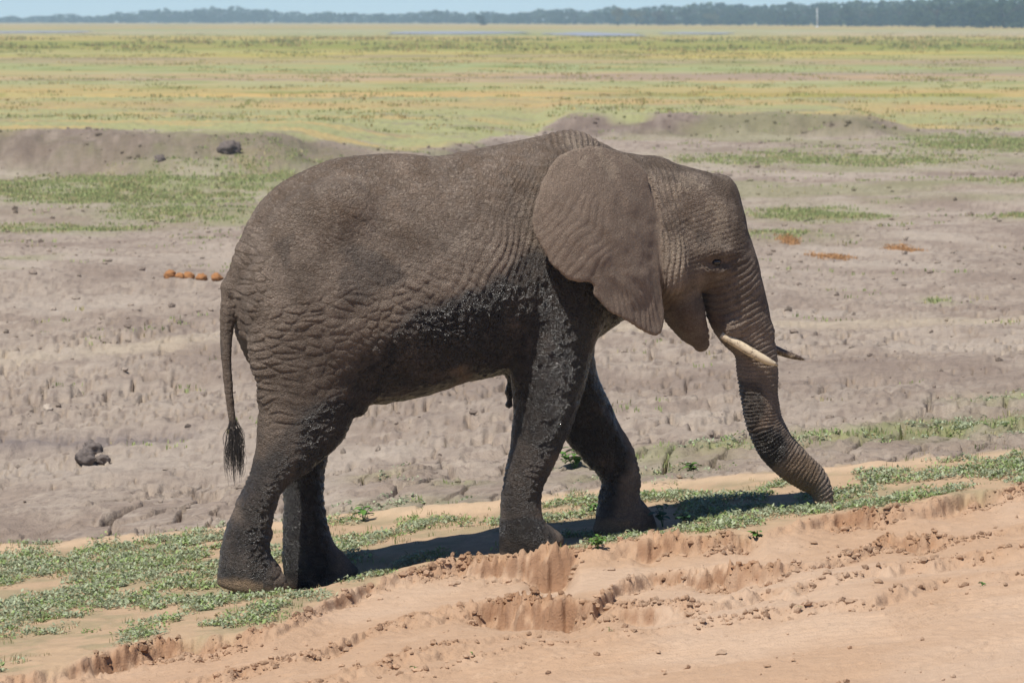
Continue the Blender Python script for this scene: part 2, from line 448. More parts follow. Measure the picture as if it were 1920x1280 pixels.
# tint of short grass over the pan, in patches
grassn = fbm2(X * 0.23 + 11, Y * 0.15, 4, 106)
def patch(u, v, ru, rv, seed=0):
    px, py, _ = on_ground(u, v)
    sx = ru / FPX * py; sy = max(0.3, rv * py * py / (FPX * 3.7))
    q = ((X - px) / sx) ** 2 + ((Y - py) / sy) ** 2
    return np.exp(-q * (1.0 + 0.6 * fbm2(X * 1.5, Y * 0.8, 3, 107 + seed)))
gp = np.zeros_like(X)
PATCHES = [(230, 352, 330, 28, .9), (330, 395, 180, 16, .8), (100, 432, 190, 12, .8), (520, 330, 200, 16, .6), (1530, 405, 120, 16, 1.0), (1460, 440, 120, 10, .6), (1900, 405, 60, 8, .9),
           (1560, 300, 320, 14, .6), (1850, 270, 160, 16, .7), (1757, 568, 24, 9, 1.0), (1400, 300, 180, 14, .5), (1800, 795, 260, 26, .95), (1600, 822, 200, 16, .9),
           (1880, 745, 80, 12, .7), (1330, 845, 200, 18, .7), (1180, 890, 120, 12, .6), (1900, 340, 150, 10, .5), (760, 950, 130, 16, .5), (860, 905, 80, 10, .4), (700, 900, 60, 8, .4), (880, 955, 60, 10, .5)]
for i, (u, v, ru, rv, a) in enumerate(PATCHES):
    gp = np.maximum(gp, a * patch(u, v, ru, rv, i))
gtone = mixc(np.ones((len(X), 3)) * C(0.22, 0.25, 0.095), C(0.33, 0.30, 0.15), sstep(-0.2, 0.5, nA))
mud = mixc(mud, gtone, np.clip(gp * (0.75 + 0.7 * nB), 0, 0.9))
mud = mixc(mud, C(0.24, 0.25, 0.11), 0.45 * sstep(0.15, 0.5, grassn) * sstep(40, 58, Y))
pl = np.ones((len(X), 3)) * C(0.31, 0.305, 0.145)
pl = mixc(pl, C(0.40, 0.31, 0.14), sstep(0.0, 0.5, grassn))
pl = mixc(pl, C(0.24, 0.20, 0.14), 0.6 * sstep(0.1, 0.5, fbm2(X * 0.5, Y * 0.5, 3, 108)))
pl = mixc(pl, C(0.42, 0.29, 0.13), 0.6 * np.exp(-((Y - 103 * KD + 4 * nA) / 9) ** 2))
col = verge * (1 - mudm[:, None]) + mud * mudm[:, None]
col = mixc(col, pl, plainm * mudm)
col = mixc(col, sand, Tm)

ny, nx = GX.shape
jj, ii = np.meshgrid(np.arange(ny - 1), np.arange(nx - 1), indexing='ij')
quads = np.stack([jj * nx + ii, jj * nx + ii + 1, (jj + 1) * nx + ii + 1, (jj + 1) * nx + ii], -1).reshape(-1, 4)
cx = quads[:, 0]
qt = Tm[cx] > 0.5; qm = (~qt) & (mudm[cx] > 0.5) & (plainm[cx] <= 0.5); qp = (~qt) & (mudm[cx] > 0.5) & (plainm[cx] > 0.5)
qv = ~(qt | qm | qp)
V = np.stack([X, Y, Z], -1)
def sub(name, sel, mat):
    f = quads[sel]; ids, inv = np.unique(f, return_inverse=True)
    me = make_mesh(name, V[ids], inv.reshape(-1, 4)); add_color(me, 'ground_color', col[ids])
    return tag(obj(name, me, mat), kind='structure')
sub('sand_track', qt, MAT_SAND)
sub('grassy_verge', qv, MAT_VERGE)
sub('mud_flat', qm, MAT_MUD)
sub('grass_plain', qp, MAT_PLAIN)
ZG = Z.reshape(GX.shape)
def ground_z(x, y):
    """height of the finished relief (bilinear)"""
    x = np.asarray(x, float); y = np.asarray(y, float)
    fj = np.interp(y, ys, np.arange(len(ys))); fi = np.interp(x / (y + 4.0), aa, np.arange(len(aa)))
    j = np.clip(fj.astype(int), 0, len(ys) - 2); i = np.clip(fi.astype(int), 0, len(aa) - 2)
    a = fj - j; b = fi - i
    return (ZG[j, i] * (1 - a) * (1 - b) + ZG[j, i + 1] * (1 - a) * b + ZG[j + 1, i] * a * (1 - b) + ZG[j + 1, i + 1] * a * b)

# ------------------------------------------------------------------ far plain out to the woods
def far_plain():
    yy = [-60.0, -20.0, 2.0] + [float(q_) for q_ in np.concatenate([np.arange(12, 60, 3), np.arange(60, 199, 5)])]
    k = 200.0
    while k < 6400:
        yy.append(k); k *= 1.0085
    yy = np.array(yy)
    a = np.concatenate([np.linspace(-1.4, -0.16, 60, endpoint=False), np.linspace(-0.16, 0.16, 300), np.linspace(0.16, 1.4, 61)[1:]])
    gx = a[None, :] * (np.abs(yy[:, None]) + 40.0); gy = np.repeat(yy[:, None], len(a), 1)
    x = gx.ravel(); y = gy.ravel()
    z = macro(x, np.maximum(y, 12))
    z = np.where(y > 220, z + 0.06 * fbm2(x * 0.3, y * 0.2, 3, 111), z)
    inside = (np.abs(x) / (np.maximum(y, 0) + 4.0) < 0.135) & (y < 228) & (y > 17)
    z = z - 0.13 * (y < 217) - 0.7 * inside
    # vegetation zones running across the plain
    L = np.log(np.maximum(y, 60.0))
    n1 = fbm2(x / y * 9 + 3, L * 14, 4, 112); n2 = fbm2(x / y * 45, L * 60, 4, 113); n3 = noise2(x / y * 5, L * 8, 114)
    d = y / KD * np.exp(0.10 * n3 + 0.05 * n1)
    c = np.ones((len(x), 3)) * C(0.31, 0.315, 0.145)
    def zone(y0, y1, rgb, f=1.0, soft=0.06, mod=0.0):
        nonlocal c
        l = np.log(d); w = sstep(np.log(y0) - soft, np.log(y0) + soft, l) * (1 - sstep(np.log(y1) - soft, np.log(y1) + soft, l))
        c = mixc(c, C(*rgb), np.clip(w * f * (1 + mod * n1 * 2), 0, 1))
    zone(104, 128, (0.42, 0.30, 0.125), 0.75, 0.05, 0.8)
    zone(128, 165, (0.34, 0.325, 0.17), 0.9)
    zone(142, 152, (0.40, 0.29, 0.17), 0.7, 0.04, 1.0)
    zone(165, 215, (0.29, 0.31, 0.14), 0.9)
    zone(205, 245, (0.33, 0.27, 0.15), 0.7, 0.05, 1.0)
    zone(245, 275, (0.40, 0.33, 0.10), 0.85, 0.05, 0.8)
    zone(275, 420, (0.25, 0.245, 0.06), 0.95, 0.06)
    zone(420, 560, (0.40, 0.31, 0.10), 0.8, 0.06, 0.6)
    zone(560, 760, (0.42, 0.33, 0.21), 0.5, 0.08, 1.4)
    zone(830, 4200, (0.40, 0.29, 0.10), 0.95)
    c = mixc(c, C(0.17, 0.20, 0.05), 0.7 * sstep(0.15, 0.5, n2))
    c = mixc(c, C(0.42, 0.30, 0.12), 0.6 * sstep(0.15, 0.5, -n2))
    c = mixc(c, C(0.27, 0.21, 0.17), 0.6 * sstep(0.3, 0.55, n1) * (1 - sstep(250, 300, d)))
    mud_ = mixc(np.ones((len(x), 3)) * C(0.35, 0.285, 0.228), C(0.25, 0.195, 0.155), sstep(-0.2, 0.5, fbm2(x * 0.3, y * 0.15, 4, 117)))
    mud_ = mixc(mud_, C(0.25, 0.26, 0.11), 0.7 * sstep(0.1, 0.5, fbm2(x * 0.12, y * 0.06, 3, 118)))
    c = mixc(mud_, c, sstep(-1.0, 5.0, y - bank_edge(x) + 3 * noise2(x * 0.2, y * 0.1, 119)))
    xe = np.clip(x, -12, 12)
    c = mixc(c, C(0.44, 0.315, 0.205), 1 - sstep(-0.6, 0.4, y - verge_edge(xe)))
    n = len(a); J, I = np.meshgrid(np.arange(len(yy) - 1), np.arange(n - 1), indexing='ij')
    q = np.stack([J * n + I, J * n + I + 1, (J + 1) * n + I + 1, (J + 1) * n + I], -1).reshape(-1, 4)
    me = make_mesh('ground', np.stack([x, y, z], -1), q); add_color(me, 'ground_color', c)
    return tag(obj('ground', me, MAT_PLAIN), kind='structure')
far_plain()
#@@END_GROUND
#@@ELEPHANT
# ------------------------------------------------------------------ elephant body: one continuous surface from blended volumes
H = 0.0135
S0, S1, T0, T1, Z0, Z1 = -2.12, 2.22, -0.74, 0.72, -0.42, 2.78
gs = np.arange(S0, S1, H, dtype=np.float32); gt = np.arange(T0, T1, H, dtype=np.float32); gz = np.arange(Z0, Z1, H, dtype=np.float32)
SS, ZZ = np.meshgrid(gs, gz, indexing='ij')

def catmull(P, n=10):
    P = np.asarray(P, float); Q = np.vstack([2 * P[0] - P[1], P, 2 * P[-1] - P[-2]]); out = []
    for i in range(1, len(Q) - 2):
        for k in range(n):
            t = k / n
            out.append(0.5 * ((2 * Q[i]) + (Q[i + 1] - Q[i - 1]) * t + (2 * Q[i - 1] - 5 * Q[i] + 4 * Q[i + 1] - Q[i + 2]) * t * t
                              + (3 * Q[i] - Q[i - 1] - 3 * Q[i + 1] + Q[i + 2]) * t ** 3))
    out.append(Q[-2]); return np.array(out)

class Chain:
    """tapered limb: pairs of outline pixels (front, back), lateral offset t and lateral half width"""
    def __init__(self, rows, n=8):
        P = []
        for (l, r, t, w) in rows:
            a = side([l], t)[0]; b = side([r], t)[0]
            P.append([*(0.5 * (a + b)), 0.5 * np.hypot(*(a - b)), w, t])
        self.P = catmull(P, n)
        self.arc = np.concatenate([[0], np.cumsum(np.hypot(*(np.diff(self.P[:, :2], axis=0).T)))])
    def near(self, S, Zc):
        best = np.full(S.shape, 1e9, np.float32); res = [np.zeros(S.shape, np.float32) for _ in range(4)]
        for i in range(len(self.P) - 1):
            a, b = self.P[i], self.P[i + 1]; d = b[:2] - a[:2]; L2 = d @ d + 1e-12
            k = np.clip(((S - a[0]) * d[0] + (Zc - a[1]) * d[1]) / L2, 0, 1)
            q = np.hypot(S - a[0] - k * d[0], Zc - a[1] - k * d[1]); m = q < best
            best = np.where(m, q, best)
            for j, (x0, x1) in enumerate(((a[2], b[2]), (a[3], b[3]), (a[4], b[4]), (self.arc[i], self.arc[i + 1]))):
                res[j] = np.where(m, x0 + k * (x1 - x0), res[j])
        return best, res[0], res[1], res[2], res[3]

def ell(da, dt, ra, rb):
    k0 = np.sqrt((da / ra) ** 2 + (dt / rb) ** 2) + 1e-6
    k1 = np.sqrt((da / ra ** 2) ** 2 + (dt / rb ** 2) ** 2) + 1e-6
    return (k0 * (k0 - 1) / k1).astype(np.float32)

def chain_field(ch, tsign=1):
    da, ra, rb, tc, _ = ch.near(SS, ZZ)
    return ell(da[:, None, :], gt[None, :, None] - tsign * tc[:, None, :], ra[:, None, :], rb[:, None, :])

def smin(a, b, k):
    h = np.clip(0.5 + 0.5 * (b - a) / k, 0, 1)
    return b * (1 - h) + a * h - k * h * (1 - h)

def rbf(pts, S, Zc, sig):
    """normalised gaussian interpolation of values given at (s, z)"""
    num = np.zeros(S.shape); den = np.zeros(S.shape) + 1e-9
    for (s, z, v) in pts:
        w = np.exp(-((S - s) ** 2 + (Zc - z) ** 2) / (2 * sig * sig)) + 1e-7 / (0.01 + (S - s) ** 2 + (Zc - z) ** 2)
        num += w * v; den += w
    return num / den

def poly_sd(P, S, Zc):
    """signed distance to a polygon, negative inside"""
    d = np.full(S.shape, 1e9); ins = np.zeros(S.shape, bool); n = len(P)
    for i in range(n):
        a = P[i]; b = P[(i + 1) % n]; e = b - a; L2 = e @ e + 1e-12
        k = np.clip(((S - a[0]) * e[0] + (Zc - a[1]) * e[1]) / L2, 0, 1)
        d = np.minimum(d, np.hypot(S - a[0] - k * e[0], Zc - a[1] - k * e[1]))
        c = (a[1] > Zc) != (b[1] > Zc)
        ins ^= c & (S < (b[0] - a[0]) * (Zc - a[1]) / (b[1] - a[1] + 1e-12) + a[0])
    return np.where(ins, -d, d)
def round_poly(P, n=5):
    P = np.asarray(P, float); Q = np.vstack([P[-1], P, P[0], P[1]]); out = []
    for i in range(1, len(Q) - 2):
        for k in range(n):
            t = k / n
            out.append(0.5 * ((2 * Q[i]) + (Q[i + 1] - Q[i - 1]) * t + (2 * Q[i - 1] - 5 * Q[i] + 4 * Q[i + 1] - Q[i + 2]) * t * t
                              + (3 * Q[i] - Q[i - 1] - 3 * Q[i + 1] + Q[i + 2]) * t ** 3))
    return np.array(out)

# torso: column, top, bottom, half width
TORSO = [(432, 520, 556, .07), (440, 488, 590, .17), (452, 452, 640, .27), (480, 392, 690, .37), (520, 350, 712, .44), (580, 315, 730, .50), (640, 295, 752, .53), (700, 288, 757, .56),
         (760, 290, 748, .58), (820, 291, 733, .58), (880, 281, 713, .56), (940, 269, 702, .52), (1000, 257, 690, .47), (1040, 248, 680, .44), (1065, 245, 668, .42), (1092, 250, 652, .39),
         (1120, 264, 632, .355), (1160, 282, 605, .32), (1200, 294, 585, .30), (1240, 302, 560, .28), (1270, 330, 520, .2)]
top = side([(r[0], r[1]) for r in TORSO]); bot = side([(r[0], r[2]) for r in TORSO])
Pt = catmull(np.stack([0.5 * (top[:, 0] + bot[:, 0]), top[:, 1], bot[:, 1], [r[3] for r in TORSO]], -1), 6)
zt = np.interp(gs, Pt[:, 0], Pt[:, 1]); zb = np.interp(gs, Pt[:, 0], Pt[:, 2]); hw = np.interp(gs, Pt[:, 0], Pt[:, 3])
out_s = np.maximum(Pt[0, 0] - gs, 0) + np.maximum(gs - Pt[-1, 0], 0)
zc = 0.5 * (zt + zb); rz = 0.5 * (zt - zb)
dz = ZZ - zc[:, None]; q = np.clip(dz / rz[:, None], -1.1, 1.1)
wid = hw[:, None] * (1 - 0.20 * q - 0.05 * q * q)
F = ell(np.hypot(dz, out_s[:, None])[:, None, :], gt[None, :, None], rz[:, None, None].astype(np.float32), wid[:, None, :].astype(np.float32))

CH = {}
CH['hn'] = Chain([((505, 470), (700, 430), -.26, .20), ((462, 560), (715, 540), -.27, .235), ((464, 640), (695, 640), -.27, .235), ((481, 700), (678, 735), -.265, .22), ((480, 770), (650, 800), -.26, .20),
                  ((473, 838), (596, 850), -.26, .175), ((466, 905), (534, 902), -.26, .15), ((443, 962), (513, 950), -.26, .145), ((421, 1005), (505, 1015), -.26, .15), ((411, 1048), (509, 1052), -.26, .16), ((402, 1090), (534, 1098), -.26, .185)])
CH['hf'] = Chain([((505, 470), (690, 430), .24, .20), ((452, 580), (690, 580), .24, .23), ((478, 680), (680, 690), .24, .22), ((500, 770), (652, 790), .23, .19), ((528, 850), (612, 860), .22, .16),
                  ((533, 920), (606, 920), .22, .145), ((532, 985), (612, 980), .22, .15), ((530, 1045), (632, 1030), .22, .16), ((530, 1088), (664, 1072), .22, .18)])
CH['fn'] = Chain([((985, 360), (1125, 350), -.22, .16), ((965, 470), (1140, 460), -.255, .20), ((957, 570), (1136, 560), -.265, .21), ((956, 640), (1115, 640), -.265, .20), ((957, 700), (1101, 700), -.26, .185), ((962, 760), (1080, 770), -.255, .17),
                  ((958, 830), (1050, 838), -.25, .152), ((947, 900), (1020, 902), -.25, .138), ((940, 950), (1014, 950), -.25, .135), ((936, 992), (1022, 985), -.25, .15), ((932, 1030), (1050, 1014), -.25, .175)])
CH['ff'] = Chain([((985, 400), (1125, 390), .20, .16), ((975, 540), (1135, 560), .22, .19), ((983, 640), (1114, 650), .21, .185), ((1008, 740), (1122, 712), .20, .17), ((1062, 822), (1158, 790), .20, .155),
                  ((1108, 868), (1189, 848), .20, .14), ((1130, 908), (1197, 890), .20, .135), ((1124, 945), (1198, 935), .20, .145), ((1112, 984), (1224, 974), .20, .17)])
CH['trunk'] = Chain([((1412, 500), (1318, 500), 0, .20), ((1430, 555), (1326, 565), 0, .185), ((1444, 605), (1342, 612), 0, .165), ((1453, 652), (1376, 650), 0, .135), ((1458, 700), (1385, 702), 0, .122), ((1458, 750), (1393, 752), 0, .112),
                     ((1466, 790), (1404, 802), 0, .104), ((1487, 828), (1420, 842), 0, .097), ((1516, 858), (1450, 875), 0, .09), ((1544, 885), (1487, 900), 0, .082), ((1557, 910), (1514, 916), 0, .073), ((1561, 935), (1526, 937), 0, .062), ((1555, 951), (1523, 950), 0, .055)])
CH['jaw'] = Chain([((1235, 545), (1300, 525), 0, .22), ((1246, 590), (1314, 568), 0, .20), ((1266, 617), (1322, 600), 0, .155), ((1287, 632), (1328, 628), 0, .105), ((1302, 646), (1327, 642), 0, .06)])
CH['tail'] = Chain([((442, 470), (500, 480), 0, .09), ((428, 508), (476, 520), 0, .07), ((417, 545), (455, 555), 0, .052), ((412, 590), (443, 592), 0, .045), ((412, 640), (436, 640), 0, .036), ((416, 690), (435, 690), 0, .030), ((424, 750), (438, 750), 0, .026), ((430, 795), (443, 795), 0, .022)])
CH['anal'] = Chain([((448, 520), (490, 520), 0, .12), ((450, 560), (480, 565), 0, .09), ((453, 585), (466, 588), 0, .05)])
CH['flap'] = Chain([((640, 660), (740, 640), -.36, .05), ((652, 720), (715, 715), -.31, .05), ((655, 765), (690, 758), -.24, .06)])
CH['drip'] = Chain([((942, 690), (964, 690), -.12, .05), ((951, 712), (962, 712), -.12, .028), ((946, 733), (963, 735), -.12, .04), ((951, 748), (960, 748), -.12, .024), ((949, 760), (962, 759), -.12, .028)])

legs = {k: chain_field(CH[k]) for k in ('hn', 'hf', 'fn', 'ff')}
# flat soles
def sole(k, tiltpx):
    (u, v) = SOLE[k]; t = LEG_T[k]
    a = side([(u - 50, v - tiltpx[0])], t)[0]; c = side([(u, v)], t)[0]; b = side([(u + 50, v - tiltpx[1])], t)[0]
    za = np.where(SS < c[0], c[1] + (a[1] - c[1]) * (SS - c[0]) / (a[0] - c[0]), c[1] + (b[1] - c[1]) * (SS - c[0]) / (b[0] - c[0]))
    f = (za - ZZ)[:, None, :].astype(np.float32)
    legs[k] = -smin(-legs[k], -np.broadcast_to(f, legs[k].shape), 0.045)
sole('hn', (14, 6)); sole('hf', (-3, 12)); sole('fn', (-6, 8)); sole('ff', (-4, 4))
for k, kk in (('hn', .10), ('hf', .10), ('fn', .07), ('ff', .08)):
    F = smin(F, legs[k], kk)
del legs
# knee, hip and shoulder swellings
def blob(u, v, t, r, k):
    global F
    s, z = side([(u, v)], t)[0]
    d = np.sqrt(((SS - s) / r[0])[:, None, :] ** 2 + ((ZZ - z) / r[2])[:, None, :] ** 2 + ((gt - t) / r[1])[None, :, None] ** 2)
    F = smin(F, ((d - 1) * min(r)).astype(np.float32), k)
for sg in (-1, 1):
    blob(640, 400, sg * .36, (.14, .10, .16), .16)      # hip bone
    blob(1060, 470, sg * .31, (.16, .12, .26), .12)     # shoulder
    blob(500, 1000, LEG_T['hn' if sg < 0 else 'hf'], (.03, .03, .03), .05)
blob(1040, 1012, -.25, (.055, .11, .045), .03); blob(1215, 985, .20, (.05, .10, .045), .03); blob(655, 1068, .22, (.06, .10, .045), .03); blob(520, 1098, -.26, (.06, .11, .045), .03)

# head: silhouette with rounded edge and varying breadth
head = round_poly(side([(1170, 300), (1220, 298), (1262, 305), (1310, 317), (1343, 325), (1364, 330), (1379, 350), (1389, 385), (1399, 430), (1413, 480), (1428, 540), (1440, 590), (1447, 625),
                        (1410, 640), (1372, 627), (1347, 614), (1334, 594), (1326, 568), (1318, 545), (1295, 556), (1262, 575), (1225, 570), (1190, 540), (1165, 470), (1150, 390), (1152, 330)]))
D = -poly_sd(head, SS, ZZ)
wpts = [(1190, 420, .30), (1235, 340, .25), (1290, 350, .27), (1350, 350, .21), (1300, 420, .275), (1370, 420, .235), (1270, 500, .315), (1340, 470, .285), (1345, 520, .255), (1385, 500, .225), (1300, 550, .25), (1230, 560, .27), (1380, 570, .19), (1430, 580, .16), (1345, 600, .18), (1410, 630, .14)]
W = rbf([(*side([(u, v)])[0], w) for u, v, w in wpts], SS, ZZ, 0.13)
RR = 0.20
qd = np.maximum(RR - D, 0.0)
def headf():
    sc = (RR / W)[:, None, :]
    tt = np.abs(gt)[None, :, None] * sc
    f = np.sqrt((qd ** 2)[:, None, :] + tt ** 2) - RR
    return (f / np.maximum(sc, 1.0)).astype(np.float32)
HF = headf()
HF = smin(HF, chain_field(CH['trunk']), 0.05)
F = smin(F, HF, 0.09); del HF
F = smin(F, chain_field(CH['jaw']), 0.022)
for sg in (-1, 1):
    blob(1337, 472, sg * .275, (.10, .035, .035), .05)     # brow
    blob(1345, 506, sg * .262, (.08, .03, .025), .03)      # lower lid
    blob(1262, 505, sg * .29, (.07, .05, .12), .08)        # cheek
    blob(1372, 612, sg * .13, (.07, .06, .07), .05)        # tusk socket
F = smin(F, chain_field(CH['tail']), 0.035)
F = smin(F, chain_field(CH['anal']), 0.04)
F = smin(F, chain_field(CH['flap']), 0.06); F = smin(F, chain_field(CH['flap'], -1), 0.06)
F = smin(F, chain_field(CH['drip']), 0.03)
# under-chest
# ears: curved sheets
EAR = [(1092, 279), (1140, 276), (1185, 290), (1218, 318), (1226, 350), (1232, 385), (1237, 420), (1237, 464), (1240, 512), (1246, 565), (1246, 600), (1240, 624), (1224, 629), (1200, 619), (1177, 604), (1151, 591), (1136, 583), (1121, 566),
       (1109, 554), (1108, 536), (1096, 529), (1072, 526), (1050, 515), (1030, 495), (1015, 467), (1003, 441), (998, 416), (1002, 389), (1012, 359), (1025, 332), (1043, 306), (1066, 287)]
ears_t = -0.47
EP = round_poly(np.array([side([q_], np.interp(q_[0], [1000, 1110, 1240], [-.58, -.54, -.36]))[0] for q_ in EAR]), 3)
ED = poly_sd(EP, SS, ZZ) + 0.006 * fbm2(SS * 16, ZZ * 16, 2, 123)
_at = side([(1236, 400)], ears_t)[0]
EDF = poly_sd(_at + (EP - _at) * 0.84, SS, ZZ)      # the far ear lies flatter and further back on the neck
gpts = [(1230, 330, -.285), (1237, 400, -.315), (1238, 460, -.335), (1243, 540, -.35), (1243, 610, -.37), (1200, 300, -.30), (1150, 290, -.36), (1100, 285, -.42), (1045, 310, -.49), (1005, 400, -.575), (1020, 470, -.60), (1070, 520, -.60),
        (1110, 545, -.575), (1150, 585, -.52), (1200, 615, -.45), (1120, 430, -.545), (1180, 400, -.44), (1190, 500, -.46), (1140, 350, -.47), (1080, 400, -.57), (1060, 340, -.51), (1130, 520, -.55), (1205, 440, -.39), (1200, 350, -.36)]
def cubic(S, Zc): return np.stack([np.ones_like(S), S, Zc, S * S, S * Zc, Zc * Zc, S ** 3, S * S * Zc, S * Zc * Zc, Zc ** 3], -1)
_es = np.array([side([(u, v)], ears_t)[0] for u, v, g in gpts]); _ec = _es.mean(0)
_co = np.linalg.lstsq(cubic(_es[:, 0] - _ec[0], _es[:, 1] - _ec[1]), np.array([g for _, _, g in gpts]), rcond=None)[0]
Gs = np.clip(cubic(np.clip(SS, _es[:, 0].min() - .03, _es[:, 0].max() + .03) - _ec[0], np.clip(ZZ, _es[:, 1].min() - .03, _es[:, 1].max() + .03) - _ec[1]) @ _co, -0.68, -0.2)
rip = 0.010 * fbm2(SS * 4.0 + 2, ZZ * 4.0, 3, 121) + 0.003 * np.sin((SS * 0.8 + ZZ * 0.6) * 42 + 3 * noise2(SS * 6, ZZ * 6, 122)) * sstep(0.02, 0.14, -ED)
th = 0.013 + 0.016 * sstep(0.02, 0.25, -ED) * sstep(side([(1120, 400)], -.47)[0][0], side([(1230, 400)], -.4)[0][0], SS)
for sg in (1, -1):
    drop = 0.0 if sg > 0 else 0.05
    G2 = sg * (Gs + rip)
    f = np.maximum(((ED if sg > 0 else EDF) + 0.013)[:, None, :], 0) ** 2 + (np.maximum(np.abs(gt[None, :, None] - G2[:, None, :]) - (th - 0.011)[:, None, :], 0) * 0.9) ** 2
    f = (np.sqrt(f) - 0.0125).astype(np.float32)
    F = smin(F, f, 0.018)

def surface_nets(F, org, h):
    nx, ny, nz = F.shape
    sgn = F < 0
    cnt = np.zeros((nx - 1, ny - 1, nz - 1), np.uint8)
    for a in (0, 1):
        for b in (0, 1):
            for c in (0, 1): cnt += sgn[a:nx - 1 + a, b:ny - 1 + b, c:nz - 1 + c]
    act = (cnt > 0) & (cnt < 8); del cnt
    I = np.argwhere(act); idx = np.full(act.shape, -1, np.int32); idx[act] = np.arange(len(I))
    acc = np.zeros((len(I), 3)); n = np.zeros(len(I))
    cor = [(a, b, c) for a in (0, 1) for b in (0, 1) for c in (0, 1)]
    val = {o: F[I[:, 0] + o[0], I[:, 1] + o[1], I[:, 2] + o[2]] for o in cor}
    for o in cor:
        for ax in range(3):
            if o[ax]: continue
            p = list(o); p[ax] = 1; p = tuple(p)
            f0, f1 = val[o], val[p]; m = (f0 < 0) != (f1 < 0)
            t = np.where(m, f0 / (f0 - f1 + 1e-12), 0); pos = np.tile(np.array(o, float), (len(I), 1)); pos[:, ax] += t
            acc += pos * m[:, None]; n += m
    V = (I + acc / n[:, None]) * h + np.array(org)
    Q = []
    for ax in range(3):
        o1, o2 = [(1, 2), (2, 0), (0, 1)][ax]
        sl = [slice(None)] * 3; sh = [slice(None)] * 3
        sl[ax] = slice(0, -1); sh[ax] = slice(1, None)
        ch = sgn[tuple(sl)] != sgn[tuple(sh)]
        e = np.argwhere(ch); ok = (e[:, o1] > 0) & (e[:, o2] > 0) & (e[:, o1] < F.shape[o1] - 1) & (e[:, o2] < F.shape[o2] - 1); e = e[ok]
        fl = sgn[e[:, 0], e[:, 1], e[:, 2]]
        def cell(d1, d2):
            c = e.copy(); c[:, o1] -= d1; c[:, o2] -= d2
            return idx[c[:, 0], c[:, 1], c[:, 2]]
        q = np.stack([cell(1, 1), cell(0, 1), cell(0, 0), cell(1, 0)], -1)
        q = np.where(fl[:, None], q, q[:, ::-1]); Q.append(q)
    return V, np.concatenate(Q)
BV, BQ = surface_nets(F, (S0, T0, Z0), H)
del F
# light smoothing, then one level of subdivision
def relax(V, Q, it, lam=0.5):
    e = np.concatenate([Q[:, [0, 1]], Q[:, [1, 2]], Q[:, [2, 3]], Q[:, [3, 0]]]); e = np.concatenate([e, e[:, ::-1]])
    cnt = np.bincount(e[:, 0], minlength=len(V)).astype(float)
    for _ in range(it):
        for l in (lam, -lam * 1.03):
            m = np.stack([np.bincount(e[:, 0], weights=V[e[:, 1], k], minlength=len(V)) for k in range(3)], -1) / np.maximum(cnt, 1)[:, None]
            V = V + l * (m - V)
    return V
BV = relax(BV, BQ, 4)
def subdivide(V, Q):
    n = len(V)
    e = np.sort(np.concatenate([Q[:, [0, 1]], Q[:, [1, 2]], Q[:, [2, 3]], Q[:, [3, 0]]]), 1)
    key = e[:, 0].astype(np.int64) * n + e[:, 1]
    uk, inv = np.unique(key, return_inverse=True)
    a = uk // n; b = uk % n
    fc = V[Q].mean(1)
    m = len(Q)
    s = np.zeros((len(uk), 3)); c = np.bincount(inv, minlength=len(uk)).astype(float)
    for k in range(3): s[:, k] = np.bincount(inv, weights=np.tile(fc[:, k], 4), minlength=len(uk))
    mid = 0.5 * (V[a] + V[b]); ep = 0.5 * mid + 0.5 * s / c[:, None]
    val = np.bincount(Q.ravel(), minlength=n).astype(float)
    fa = np.stack([np.bincount(Q.ravel(), weights=np.repeat(fc[:, k], 4), minlength=n) for k in range(3)], -1) / np.maximum(val, 1)[:, None]
    deg = np.bincount(np.concatenate([a, b]), minlength=n).astype(float)
    ea = np.stack([np.bincount(np.concatenate([a, b]), weights=np.concatenate([mid[:, k], mid[:, k]]), minlength=n) for k in range(3)], -1) / np.maximum(deg, 1)[:, None]
    vv = np.maximum(val, 3)[:, None]
    VP = (fa + 2 * ea + (vv - 3) * V) / vv
    E = inv.reshape(4, m) + n; Fi = n + len(uk) + np.arange(m)
    q = np.concatenate([np.stack([Q[:, 0], E[0], Fi, E[3]], -1), np.stack([E[0], Q[:, 1], E[1], Fi], -1),
                        np.stack([Fi, E[1], Q[:, 2], E[2]], -1), np.stack([E[3], Fi, E[2], Q[:, 3]], -1)])
    return np.concatenate([VP, ep, fc]), q
BV, BQ = subdivide(BV, BQ)
def normals(V, Q):
    d1 = V[Q[:, 2]] - V[Q[:, 0]]; d2 = V[Q[:, 3]] - V[Q[:, 1]]; fn = np.cross(d1, d2)
    N = np.stack([np.bincount(Q.ravel(), weights=np.repeat(fn[:, k], 4), minlength=len(V)) for k in range(3)], -1)
    return N / (np.linalg.norm(N, axis=1, keepdims=True) + 1e-12)
N = normals(BV, BQ)
print('elephant verts', len(BV), 'quads', len(BQ))

